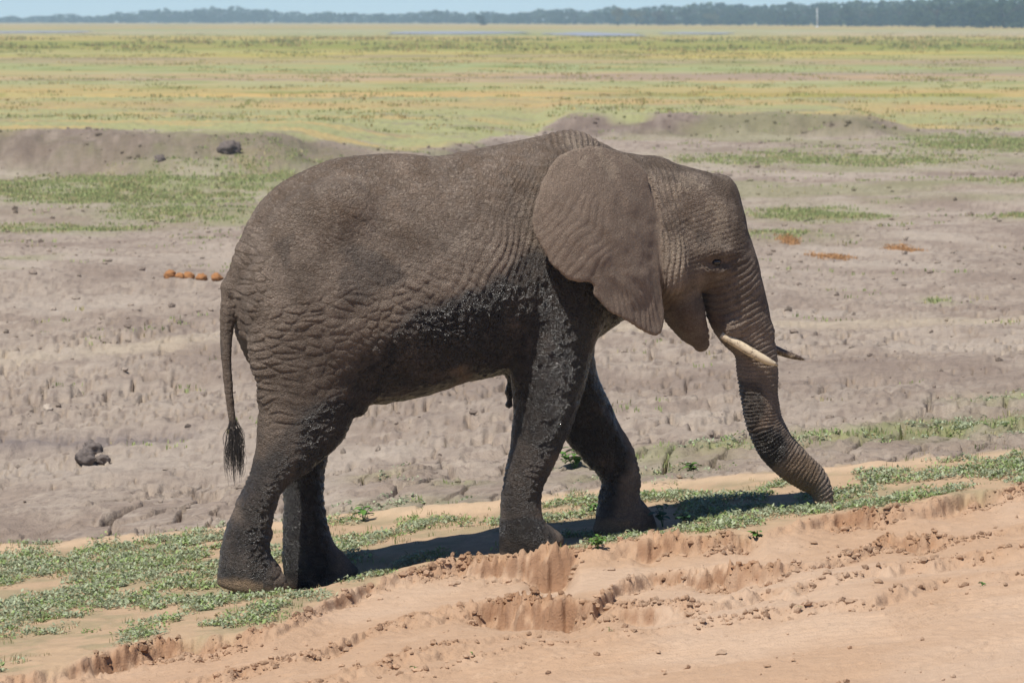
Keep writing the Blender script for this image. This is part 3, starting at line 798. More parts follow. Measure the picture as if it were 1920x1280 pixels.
# ------------------------------------------------------------------ skin folds, wrinkles and caked mud (real relief)
s, t, z = BV[:, 0], BV[:, 1], BV[:, 2]
def px(u, v, tt=-0.4): return side([(u, v)], tt)[0]
def oval(u, v, ru, rv, ang=0.0, soft=1.0):
    c = px(u, v); m = 290.0
    ds = (s - c[0]) * m; dv = -(z - c[1]) * m; a = R(ang)
    x = ds * math.cos(a) + dv * math.sin(a); y = -ds * math.sin(a) + dv * math.cos(a)
    return np.exp(-((x / ru) ** 2 + (y / rv) ** 2) * soft)
def smooth_oval(*a): return sstep(0.15, 0.6, oval(*a))
Ccen = px(960, 640); U = (s - Ccen[0]) * 290 + 960; Vv = 640 - (z - Ccen[1]) * 290      # side coordinates, roughly photograph scale
w1 = noise3(s * 4, t * 4, z * 4, 131); w2 = noise3(s * 9, t * 9, z * 9, 132); w3 = noise3(s * 22, t * 22, z * 22, 133)
def ridge(c, p=0.8): return np.abs(np.sin(np.pi * c)) ** p - 0.6
h = np.zeros(len(s))
isear = np.zeros(len(s))
gE = np.abs(np.abs(t) - np.interp(0, [0], [0]))
# ear membership from the ear sheet
fi = np.clip(((s - S0) / H).astype(int), 0, len(gs) - 1); fk = np.clip(((z - Z0) / H).astype(int), 0, len(gz) - 1)
isear = ((t < 0) & (ED[fi, fk] < 0.02) & (np.abs(np.abs(t) - np.abs(Gs[fi, fk] + rip[fi, fk])) < 0.05)).astype(float)
fk2 = fk
isear = np.maximum(isear, ((t > 0.2) & (EDF[fi, fk2] < 0.02) & (np.abs(np.abs(t) - np.abs(Gs[fi, fk2])) < 0.06)).astype(float))
body = 1 - isear
# trunk rings
da, ra, rb, tc, arc = CH['trunk'].near(s, z)
trunkm = ((da < ra * 1.5) & (np.abs(t) < 0.25)).astype(float) * sstep(px(1300, 590)[1], px(1300, 540)[1] * 0 + px(1300, 640)[1], z) * (s > px(1330, 600)[0])
arcw = arc + 0.012 * w2 + 0.006 * w3 + 0.03 * w1
h += trunkm * 0.0105 * ridge(arcw / (0.040 - 0.012 * np.clip(arc / 1.3, 0, 1))) * (0.75 + 0.5 * w1)
h += trunkm * 0.004 * ridge(arcw / 0.017 + w2)
# upper trunk / face: slanting creases
fac = smooth_oval(1400, 560, 60, 75) * body
h += fac * (1 - 0.6 * trunkm) * 0.009 * ridge((U * 0.45 + Vv * 0.9) / 13 + 0.7 * w1 + 0.35 * w2)
# neck folds, a fan hanging from the withers
piv = (1075, 190)
ang = np.arctan2(Vv - piv[1], U - piv[0]); rad = np.hypot(Vv - piv[1], U - piv[0])
fan = sstep(R(96), R(103), ang) * (1 - sstep(R(124), R(142), ang)) * sstep(110, 190, rad) * (1 - sstep(440, 520, rad)) * body
h += fan * 0.0135 * ridge(ang / 0.050 + 0.75 * w1 + 0.25 * w2 + 0.15 * np.sin(rad / 60), 0.8) * (0.75 + 0.7 * w1) * (0.35 + 0.65 * (1 - sstep(R(108), R(128), ang)))
nk = smooth_oval(1105, 275, 60, 45) * body
h += nk * 0.012 * ridge((U + 0.25 * Vv) / 13 + 0.5 * w1, 0.9)
# behind the jaw and cheek: upright folds
ck = smooth_oval(1262, 500, 34, 110) * body
h += ck * 0.010 * ridge(U / 11 + 0.016 * (Vv - 500) * (Vv - 500) / 100 + 0.6 * w1 + 0.25 * w2)
tp = smooth_oval(1255, 360, 42, 60, 20) * body
h += tp * 0.010 * ridge((U * 0.95 - 0.25 * Vv) / 11 + 0.6 * w1 + 0.2 * w2)
ey = px(1340, 490, -.27); er = np.hypot((s - ey[0]), (z - ey[1]) * 1.25)
eyem = np.exp(-(er / 0.12) ** 2) * (1 - np.exp(-(er / 0.035) ** 2)) * body * (np.abs(t) > 0.15)
h += eyem * 0.010 * ridge(er / 0.021 + 0.5 * w2 + 0.3 * w1)
hd = np.maximum(smooth_oval(1300, 590, 60, 70), smooth_oval(1330, 480, 90, 110)) * body
h += hd * 0.005 * np.minimum(ridge((Vv + 0.3 * U) / 9 + 0.9 * w1 + 0.5 * w2), ridge((U - 0.4 * Vv) / 10 + 0.9 * w1 + 0.5 * w2) + 0.1)
# flank: creases falling forwards
fl = smooth_oval(790, 500, 150, 80, 25) * body
h += fl * 0.0075 * ridge((-0.42 * U + 0.9 * Vv) / 19 + 0.8 * w1 + 0.3 * w2, 0.7) * (0.7 + 0.6 * w1)
# rear and thigh: cross-hatched skin
th_m = np.maximum(smooth_oval(590, 690, 150, 150), smooth_oval(720, 620, 130, 110)) * body
bend = (U - 560) * (U - 560) / 3200.0
def plates(a, b_, seed):
    """cracked skin: plates with creases between"""
    return sstep(0.0, 0.38, voro2(a, b_, seed)[1]) - 0.7
h += th_m * 0.0085 * plates((Vv + 0.28 * U - bend * 0.5) / 17 + 0.8 * w1 + 0.3 * w2, (0.85 * U - 0.5 * Vv) / 27 + 0.8 * w1 + 0.4 * w2, 134) * (0.75 + 0.5 * w1)
h += th_m * 0.0035 * ridge((Vv + 0.28 * U - bend * 0.5) / 31 + 0.9 * w1, 0.7)
upb = smooth_oval(760, 400, 330, 130) * body
h += upb * 0.0032 * plates((Vv - 0.12 * U) / 11 + 1.2 * w1 + 0.5 * w2, (U + 0.2 * Vv) / 19 + 1.2 * w1 + 0.5 * w2, 135)
rp = smooth_oval(450, 530, 60, 110, 10) * body
h += rp * 0.008 * plates((Vv - 0.5 * U) / 16 + 0.6 * w1, (U + 0.5 * Vv) / 20 + 0.6 * w1, 136)
bl = smooth_oval(830, 650, 170, 70, -10) * body
h += bl * 0.009 * plates((Vv - 0.25 * U) / 14 + 0.8 * w1 + 0.4 * w2, (U + 0.3 * Vv) / 19 + 0.8 * w1, 137)
# lower legs: rings at wrist and ankle, lengthwise wrinkles
low = (1 - sstep(px(900, 900)[1], px(900, 800)[1], z)) * (s < px(1260, 800)[0]) * body
h += low * 0.0065 * plates(Vv / 13 + 0.9 * w1 + 0.4 * w2, U / 22 + 0.8 * w1, 138) * sstep(-0.2, 0.5, w1 + 0.3)
# tail rings and cracked tail root
tail_m = (s < px(446, 600, 0)[0]) * (np.abs(t) < 0.1) * (z < px(440, 520)[1])
h += tail_m * 0.003 * ridge(Vv / 8 + 0.5 * w2)
# ear: veins and ruffles
h += isear * (0.004 * w2 + 0.0018 * w3 + 0.0034 * ridge((0.75 * U + 0.66 * Vv) / 19 + 1.6 * w1 + 0.4 * w2) * smooth_oval(1060, 440, 75, 90) + 0.004 * ridge((U - 0.25 * Vv) / 12 + w1 + 0.4 * w2) * smooth_oval(1190, 590, 70, 60))
# overall unevenness
h += body * (0.008 * w1 + 0.0045 * w2 + 0.0025 * w3)

# wet black mud: chest, belly, legs, middle of the trunk
edge = fbm3(s * 5, t * 5, z * 5, 4, 141, 0.6)
wet = np.zeros(len(s))
def soak(u, v, ru, rv, ang=0, amt=1.0):
    global wet
    wet = np.maximum(wet, amt * sstep(0.25, 0.62, oval(u, v, ru, rv, ang) + 0.30 * edge))
soak(900, 590, 150, 62, -22); soak(820, 640, 170, 70, -14); soak(930, 660, 90, 70); soak(1060, 600, 110, 90, 0, 1.0); soak(1080, 520, 90, 70, 30)
soak(760, 690, 120, 60, -15); soak(990, 520, 60, 60, -50, .8)
soak(1030, 720, 90, 150, 8); soak(985, 870, 60, 130, 8, .8); soak(985, 1010, 80, 45, 0, 1.0)
soak(1130, 760, 90, 130, -20); soak(1165, 890, 60, 110, 0)
soak(610, 820, 85, 75, -50, .9); soak(510, 920, 50, 100, 20, .8); soak(560, 820, 90, 40, -40, .5); soak(460, 1040, 75, 70, 0, .9)
soak(590, 960, 75, 180, 0, 1.0)
soak(1425, 770, 45, 60, 0, .7); soak(1470, 850, 45, 50, 45, .9)
soak(1150, 600, 75, 70); soak(760, 745, 140, 40, -15, .9); soak(690, 500, 60, 30, 25, .45); soak(655, 530, 40, 40, 0, .35)
soak(422, 660, 25, 50, 0, .7)
wet = np.clip(wet * (1 - isear), 0, 1)
wet = np.maximum(wet, 0.35 * sstep(0.3, 0.6, -edge) * body)
lump = fbm3(s * 28, t * 28, z * 28, 3, 142, 0.6)
h += wet * body * (0.009 * lump + 0.010 * np.clip(fbm3(s * 14, t * 14, z * 14, 2, 143) - 0.1, 0, 1))
soles_z = np.minimum.reduce([np.full(len(s), 9.0)])
footmask = np.zeros(len(s))
for k in ('hn', 'hf', 'fn', 'ff'):
    c = side([SOLE[k]], LEG_T[k])[0]
    footmask = np.maximum(footmask, (np.abs(s - c[0]) < 0.32) * (np.abs(t - LEG_T[k]) < 0.26) * (1 - sstep(0.05, 0.10, z - c[1] - 0.05 * edge - 0.04 * (s < c[0]))))
h = h * (1 - 0.7 * footmask) * (1 - 0.6 * tail_m)
soleflat = np.clip(-N[:, 2] - 0.6, 0, 1) * footmask
BV2 = BV + N * (h * (1 - sstep(0.0, 0.2, soleflat)))[:, None]

# ------------------------------------------------------------------ hide colour
nn1 = fbm3(s * 6, t * 6, z * 6, 4, 151, 0.6); nn2 = fbm3(s * 25, t * 25, z * 25, 3, 152, 0.6); nn3 = noise3(s * 70, t * 70, z * 70, 153)
skin = np.ones((len(s), 3)) * C(0.200, 0.158, 0.127)
skin = mixc(skin, C(0.25, 0.20, 0.162), sstep(-0.1, 0.5, nn1))
skin = mixc(skin, C(0.150, 0.112, 0.085), 0.8 * sstep(0.05, 0.5, -nn1 + 0.3 * nn2))
skin = mixc(skin, C(0.19, 0.138, 0.100), 0.55 * sstep(px(700, 470)[1], px(700, 330)[1], z) * (s < px(1080, 300)[0]) * sstep(-0.4, 0.3, nn2))
skin = mixc(skin, C(0.42, 0.355, 0.29), 0.35 * sstep(0.35, 0.6, nn3 + 0.3 * nn1) * sstep(px(700, 620)[1], px(700, 420)[1], z) * body)
skin = mixc(skin, C(0.255, 0.198, 0.155), 0.8 * isear)
skin = mixc(skin, C(0.31, 0.25, 0.195), 0.85 * sstep(0.05, 0.22, nn1 + 0.35 * nn2) * np.maximum(smooth_oval(1310, 430, 75, 110), smooth_oval(1120, 300, 90, 40)))
skin = mixc(skin, C(0.13, 0.098, 0.075), 0.85 * sstep(-0.15, 0.2, -nn1) * np.maximum(smooth_oval(1375, 400, 45, 110, -8), 0.8 * smooth_oval(1290, 330, 70, 30, 15)))
skin = mixc(skin, C(0.135, 0.104, 0.082), 0.6 * smooth_oval(580, 760, 120, 130) + 0.4 * smooth_oval(470, 950, 60, 90))
wetc = np.ones((len(s), 3)) * C(0.016, 0.0125, 0.0105)
wetc = mixc(wetc, C(0.050, 0.038, 0.030), sstep(0.05, 0.5, nn1))
skin = mixc(skin, wetc, np.clip(wet * (0.95 + 0.15 * nn2), 0, 0.97))
skin = skin * C(1.0, 0.975, 0.93) * (1 + 0.35 * trunkm * (1 - wet))[:, None]
# hide colour darkened in the creases and lightened on the ridges, following relief height
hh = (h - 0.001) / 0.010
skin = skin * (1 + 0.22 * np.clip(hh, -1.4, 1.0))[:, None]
# sand dust on the soles and trunk tip
skin = mixc(skin, C(0.30, 0.205, 0.125), 0.85 * footmask * sstep(-0.35, 0.25, nn1 + 0.3) * ((s > px(1090, 1000)[0]) | (s < px(545, 1000)[0]) | (U > 1020)))
skin = mixc(skin, C(0.20, 0.135, 0.085), 0.85 * smooth_oval(1535, 905, 38, 45) * (1 - 0.5 * sstep(0, .5, nn1)))
skin = mixc(skin, C(0.21, 0.135, 0.09), 0.5 * smooth_oval(1360, 610, 26, 20))
wetg = np.clip(wet - 0.85 * footmask, 0, 1)

# ------------------------------------------------------------------ hide material
m, nt, b = new_mat('elephant_hide')
at = node(nt, 'ShaderNodeAttribute', attribute_name='hide_color'); wa = node(nt, 'ShaderNodeAttribute', attribute_name='wetness'); ea = node(nt, 'ShaderNodeAttribute', attribute_name='ear_skin')
tc_ = node(nt, 'ShaderNodeTexCoord'); P = tc_.outputs['Object']
wn_ = node(nt, 'ShaderNodeTexNoise'); wn_.inputs['Scale'].default_value = 9; nt.links.new(P, wn_.inputs['Vector'])
wv = node(nt, 'ShaderNodeVectorMath', operation='MULTIPLY_ADD'); nt.links.new(wn_.outputs['Color'], wv.inputs[0]); wv.inputs[1].default_value = (0.05, 0.05, 0.05); nt.links.new(P, wv.inputs[2])
vo = node(nt, 'ShaderNodeTexVoronoi', feature='DISTANCE_TO_EDGE'); vo.inputs['Scale'].default_value = 34; nt.links.new(wv.outputs[0], vo.inputs['Vector'])
vo2 = node(nt, 'ShaderNodeTexVoronoi', feature='DISTANCE_TO_EDGE'); vo2.inputs['Scale'].default_value = 80; nt.links.new(wv.outputs[0], vo2.inputs['Vector'])
def crackle(v, wd):
    mr = node(nt, 'ShaderNodeMapRange', interpolation_type='SMOOTHSTEP'); nt.links.new(v.outputs['Distance'], mr.inputs[0]); mr.inputs[2].default_value = wd; return mr.outputs[0]
c1 = crackle(vo, 0.16); c2 = crackle(vo2, 0.25)
nf = noise_n(nt, P, 120, 5, 0.7); nm = noise_n(nt, P, 42, 4, 0.6); nb_ = noise_n(nt, P, 14, 5, 0.65)
notear = math_n(nt, 'SUBTRACT', 1.0, math_n(nt, 'MULTIPLY', ea.outputs['Fac'], 0.75))
hgt = math_n(nt, 'ADD', math_n(nt, 'MULTIPLY', c1, math_n(nt, 'MULTIPLY', notear, 0.26)), math_n(nt, 'MULTIPLY', c2, math_n(nt, 'MULTIPLY', notear, 0.30)))
hgt = math_n(nt, 'ADD', hgt, math_n(nt, 'MULTIPLY', nf, 0.85)); hgt = math_n(nt, 'ADD', hgt, math_n(nt, 'MULTIPLY', nm, math_n(nt, 'ADD', 0.6, math_n(nt, 'MULTIPLY', wa.outputs['Fac'], 1.6))))
mp_ = node(nt, 'ShaderNodeMapping'); mp_.inputs['Scale'].default_value = (45, 45, 130); nt.links.new(wv.outputs[0], mp_.inputs['Vector'])
nst = noise_n(nt, mp_.outputs[0], 1.0, 3, 0.6); hgt = math_n(nt, 'ADD', hgt, math_n(nt, 'MULTIPLY', nst, math_n(nt, 'MULTIPLY', notear, 0.9)))
bp = node(nt, 'ShaderNodeBump'); bp.inputs['Distance'].default_value = 0.0145; nt.links.new(hgt, bp.inputs['Height']); nt.links.new(bp.outputs[0], b.inputs['Normal'])
val = math_n(nt, 'ADD', 0.58, math_n(nt, 'ADD', math_n(nt, 'MULTIPLY', nf, 0.32), math_n(nt, 'MULTIPLY', nb_, 0.34)))
val = math_n(nt, 'MULTIPLY', val, math_n(nt, 'ADD', 0.86, math_n(nt, 'MULTIPLY', c1, 0.16)))
ng = noise_n(nt, P, 210, 3, 0.8); spk = node(nt, 'ShaderNodeMapRange'); nt.links.new(ng, spk.inputs[0]); spk.inputs[1].default_value = 0.54; spk.inputs[2].default_value = 0.70
dry = math_n(nt, 'SUBTRACT', 1.0, wa.outputs['Fac'])
val = math_n(nt, 'ADD', val, math_n(nt, 'MULTIPLY', math_n(nt, 'MULTIPLY', spk.outputs[0], dry), 1.25))
nt.links.new(mul_color(nt, at.outputs['Color'], val), b.inputs['Base Color'])
rr = math_n(nt, 'SUBTRACT', 0.86, math_n(nt, 'MULTIPLY', wa.outputs['Fac'], math_n(nt, 'ADD', 0.38, math_n(nt, 'MULTIPLY', nb_, 0.42))))
nt.links.new(rr, b.inputs['Roughness'])
nt.links.new(math_n(nt, 'ADD', 0.22, math_n(nt, 'MULTIPLY', wa.outputs['Fac'], 0.45)), b.inputs['Specular IOR Level'])
MAT_HIDE = m

WV = np.stack(to_world(BV2[:, 0], BV2[:, 1], BV2[:, 2]), -1)
eroot_xy = to_world(-0.4, 0.0, 0.0)
eroot = empty('elephant', (float(eroot_xy[0]), float(eroot_xy[1]), float(smooth_ground(np.array([eroot_xy[0]]), np.array([eroot_xy[1]]))[0])))
tag(eroot, 'large grey-brown elephant caked in black mud walking along the verge, trunk to the ground', 'elephant')
off = np.array(eroot.location)
me = make_mesh('body', WV - off, BQ)
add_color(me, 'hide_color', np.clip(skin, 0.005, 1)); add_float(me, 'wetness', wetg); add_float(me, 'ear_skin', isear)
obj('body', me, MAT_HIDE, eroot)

def tube(P, rad, nseg=12, cap=True, flat=1.0):
    """swept tube along points with radii; returns V, quads, tris"""
    P = np.asarray(P, float); n = len(P); Vt = []
    up = np.array([0.0, 0.0, 1.0])
    for i in range(n):
        d = P[min(i + 1, n - 1)] - P[max(i - 1, 0)]; d = d / (np.linalg.norm(d) + 1e-9)
        a = np.cross(d, up)
        if np.linalg.norm(a) < 1e-3: a = np.array([1.0, 0, 0])
        a = a / np.linalg.norm(a); c = np.cross(a, d)
        for k in range(nseg):
            th = 2 * math.pi * k / nseg
            Vt.append(P[i] + rad[i] * (math.cos(th) * a + math.sin(th) * flat * c))
    Q = [[i * nseg + k, i * nseg + (k + 1) % nseg, (i + 1) * nseg + (k + 1) % nseg, (i + 1) * nseg + k] for i in range(n - 1) for k in range(nseg)]
    T = []
    if cap:
        Vt += [P[0], P[-1]]; b0 = n * nseg
        T = [[b0, (k + 1) % nseg, k] for k in range(nseg)] + [[b0 + 1, (n - 1) * nseg + k, (n - 1) * nseg + (k + 1) % nseg] for k in range(nseg)]
    return np.array(Vt), np.array(Q), np.array(T).reshape(-1, 3)

# tusks
m, nt, b = new_mat('ivory')
tc_ = node(nt, 'ShaderNodeTexCoord'); n1 = noise_n(nt, tc_.outputs['Object'], 55, 5, 0.75); n2 = noise_n(nt, tc_.outputs['Object'], 16, 3, 0.6)
cr = node(nt, 'ShaderNodeValToRGB'); cr.color_ramp.elements[0].position = 0.40; cr.color_ramp.elements[0].color = (0.08, 0.05, 0.032, 1); cr.color_ramp.elements[1].position = 0.52; cr.color_ramp.elements[1].color = (0.66, 0.54, 0.37, 1)
nt.links.new(math_n(nt, 'ADD', math_n(nt, 'MULTIPLY', n1, 0.6), math_n(nt, 'MULTIPLY', n2, 0.45)), cr.inputs[0]); nt.links.new(cr.outputs[0], b.inputs['Base Color'])
b.inputs['Roughness'].default_value = 0.45
MAT_IVORY = m
m2 = m.copy(); m2.name = 'muddy_ivory'; r2 = [n for n in m2.node_tree.nodes if n.type == 'VALTORGB'][0]; r2.color_ramp.elements[0].position = 0.50; r2.color_ramp.elements[1].position = 0.68
def tusk(pts, rad, mat, label=None):
    P = []
    for (u, v, tt) in pts:
        a = side([(u, v)], tt)[0]; P.append(np.array(to_world(a[0], tt, a[1])) - off)
    P = catmull(np.array(P), 5); r = catmull(np.array(rad)[:, None], 5)[:, 0]
    Vt, Q, T = tube(P, r, 14); me = make_mesh('tusk', Vt, [Q, T]); o = obj('tusk', me, mat, eroot)
    if label: o['label'] = label
tusk([(1352, 628, -.125), (1380, 643, -.150), (1410, 661, -.175), (1438, 676, -.19), (1458, 684, -.195)], [.024, .029, .031, .025, .008], MAT_IVORY, 'pale ivory tusk on the near side, cracked and stained')
tusk([(1385, 622, .125), (1425, 640, .150), (1460, 658, .165), (1488, 668, .175), (1508, 674, .18)], [.024, .029, .026, .020, .007], m2, 'muddy dark tusk on the far side')
# eyes
MAT_EYE = plain_mat('eye', (0.012, 0.008, 0.006), 0.08, 0.1, 20, 0, 0.6)
for tt in (-0.272, 0.272):
    c = side([(1342, 491)], -0.262)[0]; cw = np.array(to_world(c[0], tt, c[1])) - off
    Vt = []; Q = []
    for i in range(9):
        for k in range(14):
            a = math.pi * i / 8; q2 = 2 * math.pi * k / 14
            Vt.append(cw + 0.030 * np.array([math.sin(a) * math.cos(q2), math.sin(a) * math.sin(q2), 0.8 * math.cos(a)]))
    Q = [[i * 14 + k, i * 14 + (k + 1) % 14, (i + 1) * 14 + (k + 1) % 14, (i + 1) * 14 + k] for i in range(8) for k in range(14)]
    obj('eye', make_mesh('eye', np.array(Vt), np.array(Q)), MAT_EYE, eroot)
# tail tuft: wiry hairs
MAT_HAIR = plain_mat('tail_hair', (0.05, 0.042, 0.036), 0.45, 0.3, 40)
hv, hq = [], []
r0 = side([(437, 785)], 0)[0]; r1 = side([(440, 838)], 0)[0]
for i in range(230):
    k = random.random(); a = random.random() * 2 * math.pi; rr0 = 0.024 * (1 - 0.5 * k)
    p0 = np.array([r0[0] + (r1[0] - r0[0]) * k + rr0 * math.cos(a), rr0 * math.sin(a), r0[1] + (r1[1] - r0[1]) * k])
    L = random.uniform(0.10, 0.27); n = 6; sw = random.uniform(0.2, 1.0); pts = []
    for j in range(n):
        f = j / (n - 1)
        pts.append(p0 + np.array([math.cos(a) * 0.062 * sw * math.sin(f * 2.2) + 0.010 * f + random.gauss(0, .002), math.sin(a) * 0.045 * sw * math.sin(f * 2.2) + random.gauss(0, .002), -L * f]))
    wdt = 0.0016
    base = len(hv)
    for j, p in enumerate(pts):
        w = wdt * (1 - 0.7 * j / n)
        hv += [p + np.array([w, -w * .3, 0]), p + np.array([-w, w * .3, 0]), p + np.array([0, w * 1.4, 0])]
    for j in range(n - 1):
        for c in range(3): hq.append([base + j * 3 + c, base + j * 3 + (c + 1) % 3, base + (j + 1) * 3 + (c + 1) % 3, base + (j + 1) * 3 + c])
hv = np.array(hv); hw_ = np.stack(to_world(hv[:, 0], hv[:, 1], hv[:, 2]), -1) - off
obj('tail_tuft', make_mesh('tail_tuft', hw_, np.array(hq)), MAT_HAIR, eroot)
#@@END_ELEPHANT
#@@DETAILS
# ------------------------------------------------------------------ water lying on the far plain
m, nt, b = new_mat('water')
b.inputs['Base Color'].default_value = (0.36, 0.34, 0.33, 1); b.inputs['Roughness'].default_value = 0.35
tc_ = node(nt, 'ShaderNodeTexCoord'); nz_ = noise_n(nt, tc_.outputs['Object'], 1.5, 2); bp = node(nt, 'ShaderNodeBump'); bp.inputs['Distance'].default_value = 0.02
nt.links.new(nz_, bp.inputs['Height']); nt.links.new(bp.outputs[0], b.inputs['Normal'])
MAT_WATER = m
def pond(u0, u1, v, dv, seed):
    d = FPX * (CAMZ - 0.4) / (v - HORIZON); P = []
    n = 60; x0 = (u0 - CU) / FPX * d; x1 = (u1 - CU) / FPX * d; dd = dv * d * d / (FPX * 3.0)
    zz = float(macro(np.array([0.5 * (x0 + x1)]), np.array([d]))[0]) + 0.10
    for i in range(n):
        a = 2 * math.pi * i / n; r = 1 + 0.35 * float(noise2(np.array([2 * math.cos(a) + seed]), np.array([2 * math.sin(a)]), 161)[0])
        P.append([0.5 * (x0 + x1) + 0.5 * (x1 - x0) * r * math.cos(a), d + dd * r * math.sin(a), zz])
    P.append([0.5 * (x0 + x1), d, zz])
    tag(obj('water', make_mesh('water', np.array(P), np.array([[n, i, (i + 1) % n] for i in range(n)])), MAT_WATER), kind='structure')
pond(1035, 1215, 62, 3.0, 1.0); pond(700, 1000, 59, 1.6, 5.0); pond(1230, 1380, 60, 1.2, 9.0); pond(-60, 170, 58, 1.6, 14.0)

# ------------------------------------------------------------------ far trees and woods
MAT_FOLIAGE = leaf_mat('foliage', 'leaf_color')
MAT_BARK = plain_mat('bark', (0.10, 0.075, 0.055), 0.9, 0.3, 3.0)
def clumps(cent, size, cols):
    """three-sided leaf clumps facing every way"""
    n = len(cent); a = rng.normal(size=(n, 3)); a /= np.linalg.norm(a, axis=1, keepdims=True)
    b_ = np.cross(a, rng.normal(size=(n, 3))); b_ /= np.linalg.norm(b_, axis=1, keepdims=True)
    sz = size[:, None]
    V = np.concatenate([cent + a * sz, cent + b_ * sz * 0.75, cent - a * sz * 0.8 + b_ * sz * 0.1, cent - b_ * sz * 0.7])
    i = np.arange(n); Q = np.stack([i, i + n, i + 2 * n, i + 3 * n], -1)
    return V, Q, np.tile(cols, (4, 1))
def crown_mesh(seed, rx, h0, h1, nlobe, base):
    r = np.random.default_rng(seed); cen = []; sz = []
    for k in range(nlobe):
        a = r.uniform(0, 2 * math.pi); q = rx * 0.75 * math.sqrt(r.uniform(0, 1)); zz = r.uniform(h0 + 0.12 * (h1 - h0), h1 - 0.2 * (h1 - h0)) - 0.25 * q
        lr = r.uniform(0.28, 0.45) * rx
        p = r.normal(size=(60, 3)); p /= np.linalg.norm(p, axis=1, keepdims=True); p *= (r.uniform(0.45, 1, size=(60, 1)) ** 0.5) * lr
        p[:, 2] *= 0.72; p += np.array([q * math.cos(a), q * math.sin(a), max(zz, h0)]); cen.append(p); sz.append(r.uniform(0.25, 0.7, 60))
    cen = np.concatenate(cen); sz = np.concatenate(sz)
    cols = np.array(base) * r.uniform(0.6, 1.35, size=(len(cen), 1))
    V, Q, cc = clumps(cen, sz, cols); me = make_mesh('crown', V, Q, False); add_color(me, 'leaf_color', cc); me.materials.append(MAT_FOLIAGE)
    return me
def trunk_mesh(seed, h, spread):
    r = random.Random(seed); Vs = []; Qs = []; Ts = []; o = 0
    def addt(P, rad):
        nonlocal o
        a, q, t_ = tube(P, rad, 6); Vs.append(a); Qs.append(q + o); Ts.append(t_ + o); o += len(a)
    addt([(0, 0, -0.3), (0.1, 0, h * 0.3), (0.25, 0.1, h * 0.62)], [0.38, 0.27, 0.17])
    for k in range(5):
        a = k * 1.26 + r.uniform(-.3, .3); l = spread * r.uniform(.5, .8)
        addt([(0.12, 0.03, h * r.uniform(.3, .45)), (l * .5 * math.cos(a), l * .5 * math.sin(a), h * .58), (l * math.cos(a), l * math.sin(a), h * .74)], [0.15, 0.10, 0.05])
    me = make_mesh('trunk', np.concatenate(Vs), [np.concatenate(Qs), np.concatenate(Ts)]); me.materials.append(MAT_BARK); return me
PROTO = [(crown_mesh(i, rx, h0, 10.0, nl, (0.050, 0.075, 0.030)), trunk_mesh(i, 10.0, rx)) for i, (rx, h0, nl) in enumerate([(5.0, 0.4, 11), (6.5, 0.6, 13), (4.2, 0.3, 10), (7.5, 0.5, 15)])]
PALE = [(crown_mesh(40, 5.0, 1.5, 10.0, 9, (0.16, 0.155, 0.07)), trunk_mesh(40, 10.0, 5)), (crown_mesh(41, 4.5, 1.2, 10.0, 9, (0.13, 0.12, 0.085)), trunk_mesh(41, 10.0, 4))]
def tree(u, d, toppx, proto, label, group, wide=1.0, gz_=0.4):
    basepx = HORIZON + FPX * (CAMZ - gz_) / d; h = max(3.5, (basepx - toppx) * d / FPX)
    x = (u - CU) / FPX * d
    r = empty('tree', (x, d, gz_ - 0.1), random.uniform(0, 6.28)); k = h / 10.0; r.scale = (k * wide, k * wide, k)
    tag(r, label, 'tree', group)
    obj('crown', proto[0], None, r); obj('trunk', proto[1], None, r)
SKY_U = [-250, 0, 90, 130, 180, 225, 300, 330, 400, 450, 500, 540, 580, 640, 700, 760, 820, 870, 900, 960, 1060, 1100, 1150, 1200, 1300, 1330, 1400, 1470, 1580, 1700, 1760, 1920, 2200]
SKY_V = [26, 31, 28, 24, 29, 22, 16, 19, 14, 11, 16, 22, 23, 20, 25, 24, 17, 26, 22, 24, 15, 21, 13, 15, 8, 6, 11, 9, 3, 3, -3, -8, -10]
u = -180.0
while u < 2100:
    d = np.interp(u, [0, 600, 1200, 1920], [4600, 4350, 3050, 2000]) + random.uniform(-120, 160)
    tv = np.interp(u, SKY_U, SKY_V) + random.uniform(-1.5, 7)
    tree(u, d, tv, random.choice(PROTO), 'dark blue-green tree at the edge of the nearer, darker woods' if u > 1050 else 'hazy pale green tree in the faint distant tree line', 'trees of the darker woods' if u > 1050 else 'trees of the faint tree line', random.uniform(0.9, 1.5))
    u += random.uniform(11, 24)
tree(1158, 2700, 10, PALE[0], 'tall yellow-green tree standing before the dark woods', None, 0.8)
tree(1192, 2750, 14, PALE[0], 'lower yellow-green tree beside the tall yellow-green tree', None, 0.9)
tree(1234, 2700, 13, PALE[1], 'greyish olive tree between the yellow-green trees and the pale round tree', None, 1.1)
tree(1332, 2650, 22, PALE[0], 'small pale round tree at the foot of the dark woods', None, 1.2)
tree(902, 2650, 24, PROTO[2], 'dark lone tree standing before the middle of the tree line', None, 1.2)
